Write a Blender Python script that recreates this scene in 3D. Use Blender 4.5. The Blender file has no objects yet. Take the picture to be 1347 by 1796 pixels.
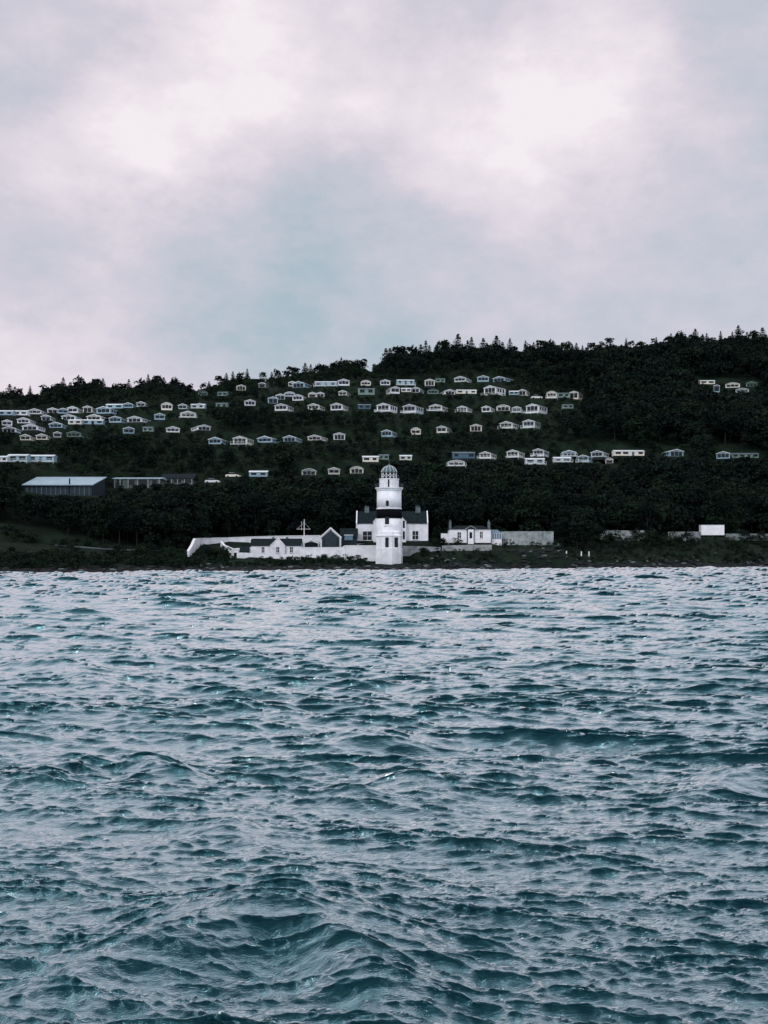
import bpy, math, random
import numpy as np
from mathutils import Vector
random.seed(7); RNG = np.random.default_rng(11)
R = math.radians
SC = bpy.context.scene
COL = SC.collection

# ------------------------------------------------------------------ camera, sky, sun, exposure
FPX, HOR, CX, CAMZ = 2000.0, 970.0, 673.5, 4.0
cam_d = bpy.data.cameras.new('camera'); cam = bpy.data.objects.new('camera', cam_d); COL.objects.link(cam)
cam_d.sensor_fit = 'VERTICAL'; cam_d.sensor_height = 36.0; cam_d.lens = FPX/1796*36.0
cam_d.shift_y = (HOR-898.0)/1796.0
cam_d.clip_start = 0.1; cam_d.clip_end = 6000
cam.location = (0, 0, CAMZ); cam.rotation_euler = (R(90), 0, 0)
SC.camera = cam
SC.view_settings.view_transform = 'Standard'; SC.view_settings.look = 'None'
SC.view_settings.exposure = 0.0; SC.view_settings.gamma = 1.0
SUN_EL, SUN_AZ = R(40), R(226)          # azimuth from +Y clockwise: behind the camera, a little left

world = bpy.data.worlds.new('World'); SC.world = world; world.use_nodes = True

def build_sky():
    nt = world.node_tree; N = nt.nodes; L = nt.links; N.clear()
    def nd(t, **k):
        n = N.new(t)
        for a, b in k.items(): setattr(n, a, b)
        return n
    def sv(sock, v):
        if isinstance(v, bpy.types.NodeSocket): L.new(v, sock)
        else: sock.default_value = v
    def m(op, a, b=0.0, c=None):
        n = nd('ShaderNodeMath', operation=op); sv(n.inputs[0], a); sv(n.inputs[1], b)
        if c is not None: sv(n.inputs[2], c)
        return n.outputs[0]
    def noise(vec, scale, detail, rough=.55):
        n = nd('ShaderNodeTexNoise'); L.new(vec, n.inputs['Vector'])
        n.inputs['Scale'].default_value = scale; n.inputs['Detail'].default_value = detail; n.inputs['Roughness'].default_value = rough
        return n
    tc = nd('ShaderNodeTexCoord'); d = tc.outputs['Generated']
    mp = nd('ShaderNodeMapping'); L.new(d, mp.inputs['Vector']); mp.inputs['Scale'].default_value = (1, 1, 1.7)
    wn = noise(mp.outputs[0], 5.5, 8, .68)
    w1 = nd('ShaderNodeVectorMath', operation='SUBTRACT'); L.new(wn.outputs['Color'], w1.inputs[0]); w1.inputs[1].default_value = (.5, .5, .5)
    w2 = nd('ShaderNodeVectorMath', operation='SCALE'); L.new(w1.outputs[0], w2.inputs[0]); w2.inputs['Scale'].default_value = .11
    wd = nd('ShaderNodeVectorMath', operation='ADD'); L.new(d, wd.inputs[0]); L.new(w2.outputs[0], wd.inputs[1])
    blobs = [(370,125,150,1.0),(260,180,110,.35),(500,75,110,.35),(240,280,80,.6),(730,215,110,.7),(620,180,80,.35),(930,185,95,.75),(1110,115,105,.7),(1000,250,130,.3),(880,330,120,.25),
             (80,250,90,.25),(60,30,90,.35),(1290,200,100,.2),(90,655,190,.75),(320,650,130,.55),(560,640,100,.25),(950,430,150,.2),(1050,60,120,.2),
             (400,560,190,-.6),(600,610,160,-.4),(300,590,120,-.3),(60,480,150,-.3),(200,45,110,-.5),(40,130,70,-.3),(600,290,110,-.35),(1330,60,150,-.3),(360,330,120,-.12),
             (1340,350,170,-.1),(1150,530,260,-.12),(1150,640,150,.1),(780,80,100,-.1),(800,480,150,-.15)]
    acc = None
    for px, py, r, w in blobs:
        v = Vector(((px-CX)/FPX, 1, (HOR-py)/FPX)); n_ = v.normalized()
        ds = nd('ShaderNodeVectorMath', operation='DISTANCE'); L.new(wd.outputs[0], ds.inputs[0]); ds.inputs[1].default_value = n_
        q = m('DIVIDE', ds.outputs['Value'], r/FPX*.95)
        e = m('EXPONENT', m('MULTIPLY', m('MULTIPLY', q, q), -0.6))
        acc = m('MULTIPLY', e, w) if acc is None else m('MULTIPLY_ADD', e, w, acc)
    n1 = noise(mp.outputs[0], 6.0, 8, .55); n2 = noise(mp.outputs[0], 2.2, 4, .5)
    acc = m('ADD', acc, m('MULTIPLY', m('SUBTRACT', n1.outputs['Fac'], .5), 1.3))
    acc = m('ADD', acc, m('MULTIPLY', m('SUBTRACT', n2.outputs['Fac'], .5), .15))
    n3 = noise(mp.outputs[0], 15.0, 9, .62)
    acc = m('ADD', m('MULTIPLY', acc, .82), m('MULTIPLY', m('SUBTRACT', n3.outputs['Fac'], .5), 1.15))
    f = m('MULTIPLY_ADD', acc, .5, .5)
    cr = nd('ShaderNodeValToRGB'); L.new(f, cr.inputs[0]); el = cr.color_ramp.elements
    el[0].position = .05; el[0].color = (.38, .49, .57, 1)
    el[1].position = .95; el[1].color = (.95, .885, .92, 1)
    for p, c in ((.22, (.43, .53, .60, 1)), (.40, (.565, .59, .67, 1)), (.55, (.665, .635, .72, 1)), (.72, (.80, .735, .80, 1)), (.84, (.87, .80, .85, 1))):
        e_ = el.new(p); e_.color = c
    sp = nd('ShaderNodeSeparateXYZ'); L.new(d, sp.inputs[0])
    up = nd('ShaderNodeMapRange'); L.new(sp.outputs['Z'], up.inputs[0])
    up.inputs['From Min'].default_value = .42; up.inputs['From Max'].default_value = 1.0; up.inputs['To Min'].default_value = 1.0; up.inputs['To Max'].default_value = 1.25
    bk = nd('ShaderNodeMapRange'); L.new(sp.outputs['Y'], bk.inputs[0])      # brighter cloud on the sun's side, behind the camera
    bk.inputs['From Min'].default_value = .3; bk.inputs['From Max'].default_value = -.8; bk.inputs['To Min'].default_value = 1.0; bk.inputs['To Max'].default_value = 1.9
    mul = nd('ShaderNodeVectorMath', operation='SCALE'); L.new(cr.outputs[0], mul.inputs[0]); L.new(m('MULTIPLY', up.outputs[0], bk.outputs[0]), mul.inputs['Scale'])
    cloud = nd('ShaderNodeBackground'); L.new(mul.outputs[0], cloud.inputs[0]); cloud.inputs[1].default_value = 1.0
    sky = nd('ShaderNodeTexSky', sky_type='NISHITA', sun_disc=False, sun_elevation=SUN_EL, sun_rotation=SUN_AZ)
    bg = nd('ShaderNodeBackground'); L.new(sky.outputs[0], bg.inputs[0]); bg.inputs[1].default_value = .08
    mix = nd('ShaderNodeMixShader'); mix.inputs[0].default_value = .94
    L.new(bg.outputs[0], mix.inputs[1]); L.new(cloud.outputs[0], mix.inputs[2])
    out = nd('ShaderNodeOutputWorld'); L.new(mix.outputs[0], out.inputs[0])
build_sky()
sun_d = bpy.data.lights.new('sun', 'SUN'); sun_d.energy = 1.3; sun_d.angle = R(14); sun_d.color = (1, .96, .92)
sun = bpy.data.objects.new('sun', sun_d); COL.objects.link(sun)
sdir = Vector((math.sin(SUN_AZ)*math.cos(SUN_EL), math.cos(SUN_AZ)*math.cos(SUN_EL), math.sin(SUN_EL)))
sun.rotation_euler = sdir.to_track_quat('Z', 'Y').to_euler()

# ------------------------------------------------------------------ materials
def mat(name, col, rough=.8, var=.25, scale=1.5, bump=0.0, spec=.3, col2=None, detail=6):
    m = bpy.data.materials.new(name); m.use_nodes = True
    nt = m.node_tree; N = nt.nodes; L = nt.links; b = N['Principled BSDF']
    b.inputs['Roughness'].default_value = rough; b.inputs['Specular IOR Level'].default_value = spec
    tc = N.new('ShaderNodeTexCoord'); geo = N.new('ShaderNodeNewGeometry')
    n = N.new('ShaderNodeTexNoise'); n.inputs['Scale'].default_value = scale; n.inputs['Detail'].default_value = detail; n.inputs['Roughness'].default_value = .65
    L.new(geo.outputs['Position'], n.inputs['Vector'])
    cr = N.new('ShaderNodeValToRGB'); e = cr.color_ramp.elements
    c1 = col2 if col2 else tuple(c*(1-var) for c in col)
    e[0].position = .35; e[1].position = .65
    e[0].color = (*c1, 1); e[1].color = (*(tuple(c*(1+var*.35) for c in col) if not col2 else col), 1)
    L.new(n.outputs['Fac'], cr.inputs[0]); L.new(cr.outputs[0], b.inputs['Base Color'])
    if bump:
        bn = N.new('ShaderNodeBump'); bn.inputs['Distance'].default_value = bump; L.new(n.outputs['Fac'], bn.inputs['Height']); L.new(bn.outputs[0], b.inputs['Normal'])
    return m
M = {}
M['paint'] = mat('white_limewash', (.70, .735, .77), .85, .22, .5, .02)
M['paint2'] = mat('white_render', (.74, .765, .79), .8, .14, .9)
M['greystone'] = mat('pale_rubble_stone', (.30, .35, .35), .9, .5, .7, .08)
M['dimstone'] = mat('dim_roadside_stone', (.19, .23, .23), .9, .6, .6, .08)
M['black'] = mat('black_band_paint', (.004, .005, .007), .95, .3, 1, 0, .05)
M['slate'] = mat('slate_roof', (.009, .017, .020), .8, .5, 1.6, .03, .08)
M['glass'] = mat('dark_window_glass', (.006, .011, .016), .2, .4, .4, spec=.2)
M['blueglass'] = mat('conservatory_glass', (.08, .17, .24), .15, .4, 2, spec=.5)
M['copper'] = mat('green_copper_dome', (.07, .12, .13), .5, .35, 1.5)
M['stack'] = mat('chimney_render', (.10, .14, .15), .85, .4, 1.5)
M['cw'] = mat('caravan_white', (.62, .68, .70), .6, .2, .15)
M['cc'] = mat('caravan_cream', (.62, .62, .54), .6, .12, .5)
M['cb'] = mat('caravan_pale_blue', (.24, .38, .45), .6, .2, .5)
M['cg'] = mat('caravan_sage_green', (.16, .25, .22), .7, .3, .5)
M['cg2'] = mat('dim_green_render', (.07, .11, .10), .7, .4, .5)
M['cwgrey'] = mat('caravan_weathered_white', (.42, .50, .52), .7, .3, .2)
M['cwwarm'] = mat('caravan_warm_white', (.58, .60, .56), .7, .3, .2)
M['pil'] = mat('dull_pillar_paint', (.22, .26, .25), .8, .3, .5)
M['cd'] = mat('caravan_dark_blue', (.05, .11, .15), .6, .3, .5)
M['roofw'] = mat('caravan_roof_light', (.62, .70, .74), .6, .25, .4)
M['roofd'] = mat('caravan_roof_dark', (.10, .15, .17), .7, .3, .4)
M['skirt'] = mat('dark_skirting', (.012, .018, .018), .9, .3, 1)
M['deck'] = mat('pale_decking', (.50, .56, .55), .8, .35, .8)
M['metalroof'] = mat('pale_blue_metal_roof', (.30, .42, .49), .4, .2, .4)
M['cladding'] = mat('dark_blue_cladding', (.014, .030, .042), .6, .4, .7)
M['bark'] = mat('bark', (.014, .013, .012), .9, .4, 2)
M['rock'] = mat('dark_foreshore_rock', (.008, .011, .013), .85, .6, .9, .1)
M['rockl'] = mat('pale_foreshore_rock', (.10, .125, .13), .9, .5, .9, .1)
M['foam'] = mat('surf_foam', (.75, .8, .82), .8, .1, 3)
def leafmat(name, a, b, scale=.18):
    return mat(name, a, .85, .3, scale, 0, .1, col2=b, detail=4)
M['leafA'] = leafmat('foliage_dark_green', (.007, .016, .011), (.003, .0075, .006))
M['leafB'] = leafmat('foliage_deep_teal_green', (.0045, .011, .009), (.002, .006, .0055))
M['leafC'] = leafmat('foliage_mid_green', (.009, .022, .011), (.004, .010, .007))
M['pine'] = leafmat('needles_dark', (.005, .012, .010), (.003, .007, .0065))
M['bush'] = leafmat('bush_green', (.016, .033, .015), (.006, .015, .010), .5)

# ------------------------------------------------------------------ mesh helpers
class MB:
    def __init__(s): s.v = []; s.f = []
    def poly(s, pts, faces):
        o = len(s.v); s.v += [tuple(p) for p in pts]; s.f += [tuple(o+i for i in f) for f in faces]; return s
    def box(s, x0, x1, y0, y1, z0, z1):
        return s.poly([(x0,y0,z0),(x1,y0,z0),(x1,y1,z0),(x0,y1,z0),(x0,y0,z1),(x1,y0,z1),(x1,y1,z1),(x0,y1,z1)],
                      [(0,3,2,1),(4,5,6,7),(0,1,5,4),(1,2,6,5),(2,3,7,6),(3,0,4,7)])
    def prism(s, prof, y0, y1):          # prof: (x,z) anticlockwise seen from -y, extruded along y
        n = len(prof)
        return s.poly([(x, y0, z) for x, z in prof]+[(x, y1, z) for x, z in prof],
                      [tuple(range(n)), tuple(range(2*n-1, n-1, -1))]+[(i, i+n, (i+1) % n+n, (i+1) % n) for i in range(n)])
    def prismx(s, prof, x0, x1):         # prof: (y,z)
        n = len(prof)
        return s.poly([(x0, y, z) for y, z in prof]+[(x1, y, z) for y, z in prof],
                      [tuple(range(n-1, -1, -1)), tuple(range(n, 2*n))]+[(i, (i+1) % n, (i+1) % n+n, i+n) for i in range(n)])
    def lathe(s, prof, n=32, cx=0, cy=0, a0=0.0):
        o = len(s.v)
        for r, z in prof:
            for k in range(n):
                a = a0+2*math.pi*k/n; s.v.append((cx+r*math.cos(a), cy+r*math.sin(a), z))
        for j in range(len(prof)-1):
            for k in range(n):
                k2 = (k+1) % n; s.f.append((o+j*n+k, o+j*n+k2, o+(j+1)*n+k2, o+(j+1)*n+k))
        s.f.append(tuple(o+k for k in range(n-1, -1, -1))); s.f.append(tuple(o+(len(prof)-1)*n+k for k in range(n)))
        return s
    def bar(s, p, q, r=.05, n=5, r2=None):
        p = Vector(p); q = Vector(q); d = (q-p).normalized(); a = d.orthogonal().normalized(); b = d.cross(a); r2 = r if r2 is None else r2
        pts = [p+(a*math.cos(t)+b*math.sin(t))*r for t in [2*math.pi*k/n for k in range(n)]]+[q+(a*math.cos(t)+b*math.sin(t))*r2 for t in [2*math.pi*k/n for k in range(n)]]
        return s.poly(pts, [tuple(range(n-1, -1, -1)), tuple(range(n, 2*n))]+[(k, (k+1) % n, (k+1) % n+n, k+n) for k in range(n)])
    def mesh(s, name, m):
        me = bpy.data.meshes.new(name); me.from_pydata(s.v, [], s.f); me.materials.append(m); me.validate(); return me
    def build(s, name, m, parent=None, smooth=False):
        me = s.mesh(name, m); o = bpy.data.objects.new(name, me); COL.objects.link(o)
        if smooth:
            me.shade_smooth()
        if parent: o.parent = parent
        return o
def np_mesh(name, v, f, m, parent=None, smooth=False):
    me = bpy.data.meshes.new(name); v = np.asarray(v, np.float32); f = np.asarray(f, np.int32); n, k = f.shape
    me.vertices.add(len(v)); me.vertices.foreach_set('co', v.ravel())
    me.loops.add(n*k); me.loops.foreach_set('vertex_index', f.ravel())
    me.polygons.add(n); me.polygons.foreach_set('loop_start', np.arange(0, n*k, k, dtype=np.int32))
    me.materials.append(m); me.update(calc_edges=True)
    if smooth: me.shade_smooth()
    o = bpy.data.objects.new(name, me); COL.objects.link(o)
    if parent: o.parent = parent
    return o
def tag(o, label=None, cat=None, group=None, kind=None):
    if label: o['label'] = label
    if cat: o['category'] = cat
    if group: o['group'] = group
    if kind: o['kind'] = kind
    return o
def thing(name, label, cat, loc, rz=0, group=None):
    o = bpy.data.objects.new(name, None); COL.objects.link(o); o.location = loc; o.rotation_euler = (0, 0, rz); o.empty_display_size = .2
    return tag(o, label, cat, group)
def copy_thing(src, kids, loc, rz, scale, label, cat, group):
    c = src.copy(); COL.objects.link(c); c.location = loc; c.rotation_euler = (0, 0, rz); c.scale = scale; tag(c, label, cat, group)
    for k in kids:
        d = k.copy(); COL.objects.link(d); d.parent = c
    return c

# ------------------------------------------------------------------ terrain
SU = np.array([-1.2, -.337, -.17, 0, .17, .337, 1.2]); SY = np.array([190, 213, 240, 256, 280, 308, 360.])
YN = np.array([100, 240, 256, 262, 270, 276, 280, 285, 300, 320, 345, 360, 400, 450, 480, 500, 530, 600, 900, 2000.])
ZL = np.array([-6, -1.6, 0, .8, 1.4, 2.0, 2.5, 3.2, 6.3, 13, 24, 29, 43, 58.5, 64, 67, 68.5, 67, 64, 60.])
ZC = np.array([-6, -1.6, 0, .8, 1.3, 1.8, 2.4, 3.6, 7.0, 14, 26, 33, 51, 71.5, 79, 83, 86.5, 88, 88, 80.])
ZR = np.array([-6, -1.6, 0, 1.5, 3.6, 5.2, 6.0, 6.9, 9.4, 18, 31, 38, 56, 77, 88, 95, 108, 114, 118, 100.])
PADS = []
def base_h(x, y):
    x = np.asarray(x, float); y = np.asarray(y, float); u = x/np.maximum(y, 60)
    yn = y-(np.interp(u, SU, SY)-256)
    zl, zc, zr = (np.interp(yn, YN, t) for t in (ZL, ZC, ZR))
    tl = np.clip(-u/.30, 0, 1); lo = np.clip((320-yn)/30, 0, 1); tr = np.clip(u/.27, 0, 1)*(1-lo)+np.clip(u/.065, 0, 1)*lo
    z = zc*(1-tl-tr)+zl*tl+zr*tr
    hill = np.clip((yn-300)/60, 0, 1)
    z = z+hill*(1.6*np.sin(x*.031+1)*np.sin(y*.043)+.9*np.sin(x*.083+y*.05))
    z = z+np.clip(1-np.abs(yn-266)/16, 0, 1)*(.35*np.sin(x*.45+.6*np.sin(y*.5))*np.sin(y*.7+x*.13)+.22*np.sin(x*1.3+y*.9))
    return z
def height(x, y):
    z = base_h(x, y)
    for (cx, cy, ca, sa, hx, hy, pz, bl) in PADS:
        dx = x-cx; dy = y-cy; lx = np.abs(dx*ca+dy*sa)-hx; ly = np.abs(-dx*sa+dy*ca)-hy
        d = np.sqrt(np.maximum(lx, 0)**2+np.maximum(ly, 0)**2); w = np.clip(1-d/bl, 0, 1); w = w*w*(3-2*w)
        z = z*(1-w)+pz*w
    return z
def cast(px, py, y0=262, y1=620):
    u = (px-CX)/FPX; v = (HOR-py)/FPX
    Y = np.linspace(y0, y1, 900); g = base_h(u*Y, Y)-(CAMZ+v*Y)
    i = np.argmax(g > 0) if (g > 0).any() else int(np.argmax(g))
    return u*Y[i], Y[i], CAMZ+v*Y[i]
def pad(x, y, rz, hx, hy, z, bl=2.5): PADS.append((x, y, math.cos(rz), math.sin(rz), hx, hy, z, bl))
def strip(pa, pb, ya, yb, py, bl=5):
    yc = (ya+yb)/2; xa, xb = (pa-CX)/FPX*yc, (pb-CX)/FPX*yc; pad((xa+xb)/2, yc, 0, (xb-xa)/2, (yb-ya)/2, CAMZ+(HOR-py)/FPX*yc, bl)
strip(714, 775, 276, 281, 968); strip(775, 975, 278, 284, 966); strip(885, 970, 286, 292, 956, 4)
KEEP = []      # screen boxes (x0,x1,ytop,ybase,depth) of things the woods leave in view

# ------------------------------------------------------------------ static caravans
# (left px, right px, top, base, kind, colour, deck) as measured; kind E end-on, G gable end and right side, g mirrored, L long side, A arched front
ROWS = [
 ("the left terrace's highest line", [
  (0,25,720,730,'L','b',0),(26,50,719,730,'L','w',0),(50,83,717,728,'G','w',0),(84,101,716,726,'E','w',0),(102,119,716,727,'E','b',0),(119,145,713,726,'G','w',0),
  (146,169,712,725,'G','w',0),(170,209,713,727,'G','b',0),(188,218,709,718,'L','b',0),(217,241,707,717,'G','b',0),(240,262,705,715,'G','w',0),
  (283,302,706,721,'A','c',0),(313,335,711,719,'G','w',0),(336,360,708,718,'L','w',0)]),
 ("the left terrace's second line", [
  (73,97,731,739,'G','w',0),(109,144,728,738,'G','w',0),(153,192,727,739,'G','w',0),(192,223,730,743,'G','b',0),(224,264,730,742,'G','w',0),(271,289,725,738,'E','b',0),(317,343,721,734,'E','w',1),(340,360,708,718,'E','b',0)]),
 ("the left terrace's third line", [
  (4,21,741,748,'E','w',0),(31,62,735,744,'G','w',0),(87,120,741,752,'G','b',0),(122,145,740,746,'L','w',0),(147,182,739,746,'L','b',0)]),
 ("the left terrace's fourth line", [
  (5,39,748,760,'G','w',0),(40,79,744,756,'G','w',0),(216,235,749,762,'E','b',0),(252,269,751,759,'L','g',0),(292,315,748,760,'E','w',0),(335,369,745,756,'g','w',0)]),
 ("the left terrace's lowest line", [
  (36,62,764,774,'G','c',0),(64,92,764,773,'G','c',0),(94,107,763,769,'E','w',0),(118,153,759,768,'G','g',0)]),
 ("the trio above the barn", [(-4,16,799,812,'L','w',0),(17,51,796,812,'L','b',1),(52,97,797,812,'L','b',1)]),
 ("the line nearest the skyline", [
  (348,364,686,695,'A','g',0),(383,400,687,696,'L','g',0),(415,431,675,686,'E','c',0),(454,471,671,681,'G','w',0),(506,519,669,679,'E','w',0),(513,547,669,681,'G','b',0),(553,591,668,679,'L','b',1),(593,613,665,678,'E','w',0),
  (633,650,667,678,'A','c',0),(667,684,666,677,'E','w',0),(696,726,665,677,'L','b',1),(745,762,665,678,'E','c',0),(764,780,664,672,'L','g',0),(797,827,660,671,'G','w',0),(837,857,659,671,'E','b',0),(865,900,660,670,'G','b',0)]),
 ("the second line down", [
  (470,487,696,709,'E','b',0),(484,500,691,702,'E','w',0),(499,517,688,697,'A','w',0),(513,540,692,704,'G','w',0),(541,554,688,698,'A','c',0),(555,569,688,698,'E','w',0),(594,615,685,695,'G','w',0),
  (628,657,680,694,'L','g',0),(677,701,678,692,'g','w',0),(704,721,682,689,'L','w',0),(722,743,679,690,'G','w',0),(750,769,682,692,'A','g',0),(771,798,683,693,'g','w',0),(800,835,683,692,'L','c',0),
  (849,887,676,694,'G','w',1),(893,909,687,694,'L','b',0),(910,929,683,695,'G','w',0),(959,976,686,700,'A','c',1),(977,998,688,699,'L','g',0),(999,1022,686,702,'G','c',0)]),
 ("the third line down", [
  (380,400,708,716,'L','g',0),(429,448,701,713,'E','w',0),(482,515,708,722,'G','w',0),(540,570,708,720,'G','w',0),(580,611,707,721,'G','w',0),(628,650,708,719,'L','d',0),(661,697,707,724,'G','w',2),(707,743,709,726,'G','w',2),
  (753,786,709,723,'G','w',2),(802,828,712,724,'G','w',1),(845,868,712,724,'G','w',0),(871,894,710,722,'A','w',0),(898,914,713,725,'E','w',1),(923,960,708,726,'G','w',2),(986,1004,710,718,'L','g',0)]),
 ("the fourth line down", [
  (366,400,767,781,'G','b',0),(409,445,765,781,'G','w',1),(452,492,765,778,'G','b',0),(497,530,764,776,'G','b',0),(540,575,763,774,'G','w',0),(585,605,759,773,'E','w',0),
  (669,697,754,768,'G','b',0),(721,738,750,764,'A','c',0),(766,792,747,761,'G','w',0),(825,845,744,758,'E','c',0),(877,910,739,753,'G','w',1),(917,948,736,752,'G','w',1)]),
 ("the lowest line, right half", [
  (793,832,792,806,'L','d',0),(841,871,792,806,'G','w',2),(889,920,789,804,'G','w',2),(935,963,787,802,'G','w',2),(986,1010,790,802,'E','b',1),(1037,1068,790,803,'G','w',0),(1075,1128,789,801,'L','c',0),(1161,1198,788,802,'g','b',0),
  (1257,1280,792,806,'E','b',0),(1282,1328,794,805,'L','g',0)]),
 ("the short row under the lowest line", [
  (785,815,807,819,'A','w',1),(921,954,803,816,'L','w',1),(970,1000,802,812,'L','w',1),(1014,1041,798,812,'G','b',1),(1062,1075,804,814,'A','w',0)]),
 ("the sparse line above the lighthouse", [
  (438,470,825,838,'L','b',0),(529,554,822,835,'A','w',0),(576,596,820,834,'E','w',0),(614,637,818,832,'A','c',0),(636,664,799,812,'L','c',0),(665,682,798,808,'L','g',0),(701,722,798,809,'L','w',0)]),
 ("the far right cluster", [
  (1226,1252,666,675,'L','c',0),(1252,1262,675,690,'E','b',0),(1273,1297,671,681,'A','c',0),(1291,1313,681,690,'A','w',0),(1309,1327,669,679,'E','g',0)]),
]
ORD = ['first','second','third','fourth','fifth','sixth','seventh','eighth','ninth','tenth','eleventh','twelfth','thirteenth','fourteenth','fifteenth','sixteenth','seventeenth','eighteenth','nineteenth','twentieth']
CN = {'w':'white','b':'pale blue','c':'cream','g':'dull green','d':'dark blue'}
KN = {'E':'end-on caravan','G':'gabled caravan','g':'left-turned caravan','L':'side-on caravan','A':'arched caravan'}
def arch_prof(w, zb, zt, rise, n=10):
    p = [(-w, zb), (w, zb)]
    for k in range(n+1):
        t = k/n; p.append((w-2*w*t, zt+rise*(1-(2*t-1)**2)))
    return p
def caravan(rowname, i, l, r, t, b, kind, c, deck):
    x, Y, z = cast((l+r)/2, b)
    W = (r-l)/FPX*Y; H = max((b-t)/FPX*Y, 2.1); u = x/Y
    rnd = random.Random(l*131+t); body = M['c'+c] if c != 'w' else M[rnd.choice(('cw', 'cw', 'cwgrey', 'cwwarm'))]
    if kind == 'L': wx, ly, rz = W, 3.6, rnd.uniform(-.05, .05)
    elif kind in 'Gg':
        ly = 7.5; wf = max(min(W*.66, 4.6), 2.6); rem = max(W-wf, .3); a = math.asin(min(rem/ly, .75)); wx = wf
        rz = -a-math.atan(u)*1.0 if kind == 'G' else a-math.atan(u)
        wx = wf/math.cos(a)
    else: wx, ly, rz = W, 7.5, -math.atan(u)+rnd.uniform(-.02, .02)
    cy = Y+ly/2; cxx = x+u*ly/2
    label = '%s %s, %s from left in %s' % (CN[c], KN[kind], ORD[i], rowname)
    th = thing('static_caravan', label, 'static caravan', (cxx, cy, z), rz, 'static caravans terraced up the hillside')
    pad(cxx, cy, rz, wx/2+.6, ly/2+.8, z-.05)
    KEEP.append((l-1, r+1, t, b-rnd.choice((.5, 1.5, 3, 4)), Y))
    w = wx/2; h = ly/2; fl = .35; oh = .16
    rise = {'L': .45, 'A': .75}.get(kind, .16+.11*wx); rise = min(rise, H*.28)
    top = H-rise-.08
    MB().box(-w+.12, w-.12, -h+.12, h-.12, -.6, fl).build('skirting', M['skirt'], th)
    roofm = M['roofw'] if c in 'wb' and kind != 'A' else (M['cw'] if c in 'wc' else M['roofd'])
    if kind == 'L':
        MB().prismx([(-h, fl), (h, fl), (h, top), (0, top+rise), (-h, top)], -w, w).build('body', body, th)
        rf = MB().prismx([(-h-oh, top-.02), (-h-oh, top+.1), (0, top+rise+.14), (h+oh, top+.1), (h+oh, top-.02), (0, top+rise+.02)][::-1], -w-oh, w+oh).build('roof', roofm, th)
        n = max(2, int(wx/2.2)); bay = wx/n
        for k in range(n):
            cx_ = -w+bay*(k+.5); hw = bay*rnd.uniform(.22, .36)
            if k == n//2 and n > 2:
                MB().box(cx_-.4, cx_+.4, -h-.05, -h+.02, fl, top-.15).build('door', M['glass'] if rnd.random() < .5 else M['cd'], th)
            else:
                MB().box(cx_-hw, cx_+hw, -h-.05, -h+.02, fl+(top-fl)*.38, top-.18).build('window', M['glass'], th)
    else:
        if kind == 'A': prof = arch_prof(w, fl, top, rise); rp = arch_prof(w+oh, top-.1, top, rise+.1)
        else: prof = [(-w, fl), (w, fl), (w, top), (0, top+rise), (-w, top)]; rp = None
        MB().prism(prof, -h, h).build('body', body, th)
        if kind == 'A':
            q = [(x_, z_) for x_, z_ in arch_prof(w+oh, top, top, rise+.12)[2:]]; q2 = [(x_*.97, z_-.14) for x_, z_ in q][::-1]
            o_ = MB()
            for k in range(len(q)-1):
                a1, a2 = q[k], q[k+1]; b1, b2 = (a1[0]*.97, a1[1]-.14), (a2[0]*.97, a2[1]-.14)
                o_.prism([b1, a1, a2, b2], -h-.35, h+.1)
            o_.build('roof', roofm, th)
        else:
            MB().prism([(-w-oh, top-.06), (0, top+rise+.02), (w+oh, top-.06), (w+oh, top+.06), (0, top+rise+.15), (-w-oh, top+.06)], -h-.3, h+.1).build('roof', roofm, th)
            MB().prism([(-w-oh-.02, top-.1), (0, top+rise-.02), (w+oh+.02, top-.1), (w+oh+.02, top+.09), (0, top+rise+.19), (-w-oh-.02, top+.09)], -h-.36, -h-.303).build('fascia', M['cw'] if c in 'wbc' else body, th)
        nw = 3 if wx > 3.6 else (2 if wx > 2.8 else 1)
        m_ = wx*.09; g = .14; ww = (wx-2*m_-(nw-1)*g)/nw; lo = fl+(top-fl)*rnd.choice((.08, .25, .35)); hi = top-.12
        for k in range(nw):
            x0 = -w+m_+k*(ww+g)
            MB().box(x0, x0+ww, -h-.05, -h+.02, lo, hi+(.15 if k == 1 and nw == 3 else 0)).build('window', M['glass'], th)
        s = -1 if kind == 'g' else 1
        if kind in 'Gg':
            for yc in (-h*.55, -h*.05, h*.5):
                wd = MB(); a_, b_ = sorted((s*(w-.02), s*(w+.05))); wd.box(a_, b_, yc-.55, yc+.55, fl+(top-fl)*.45, top-.25); wd.build('window', M['glass'], th)
    if deck:
        dw = w+.5; y1 = -h-.06; y0 = y1-1.5; d = MB(); d.box(-dw, dw, y0, y1, fl-.2, fl-.06).build('deck', M['deck'], th)
        rl = MB()
        n = max(3, int(dw*2/1.1))
        for k in range(n+1):
            xx = -dw+.05+(2*dw-.1)*k/n; rl.box(xx-.04, xx+.04, y0+.0, y0+.08, fl-.06, fl+.75)
        rl.box(-dw, dw, y0-.003, y0+.083, fl+.75, fl+.83); rl.box(-dw, dw, y0+.02, y0+.06, fl+.1, fl+.42 if deck == 2 else fl+.22)
        rl.build('railing', M['deck'] if deck == 1 else M['cw'], th)
        for xx in (-dw+.2, 0, dw-.2): MB().box(xx-.06, xx+.06, y0+.1, y0+.22, -1.6, fl-.2).build('deck_post', M['deck'], th)
for rn, items in ROWS:
    for i, it in enumerate(items): caravan(rn, i, *it)

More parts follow.
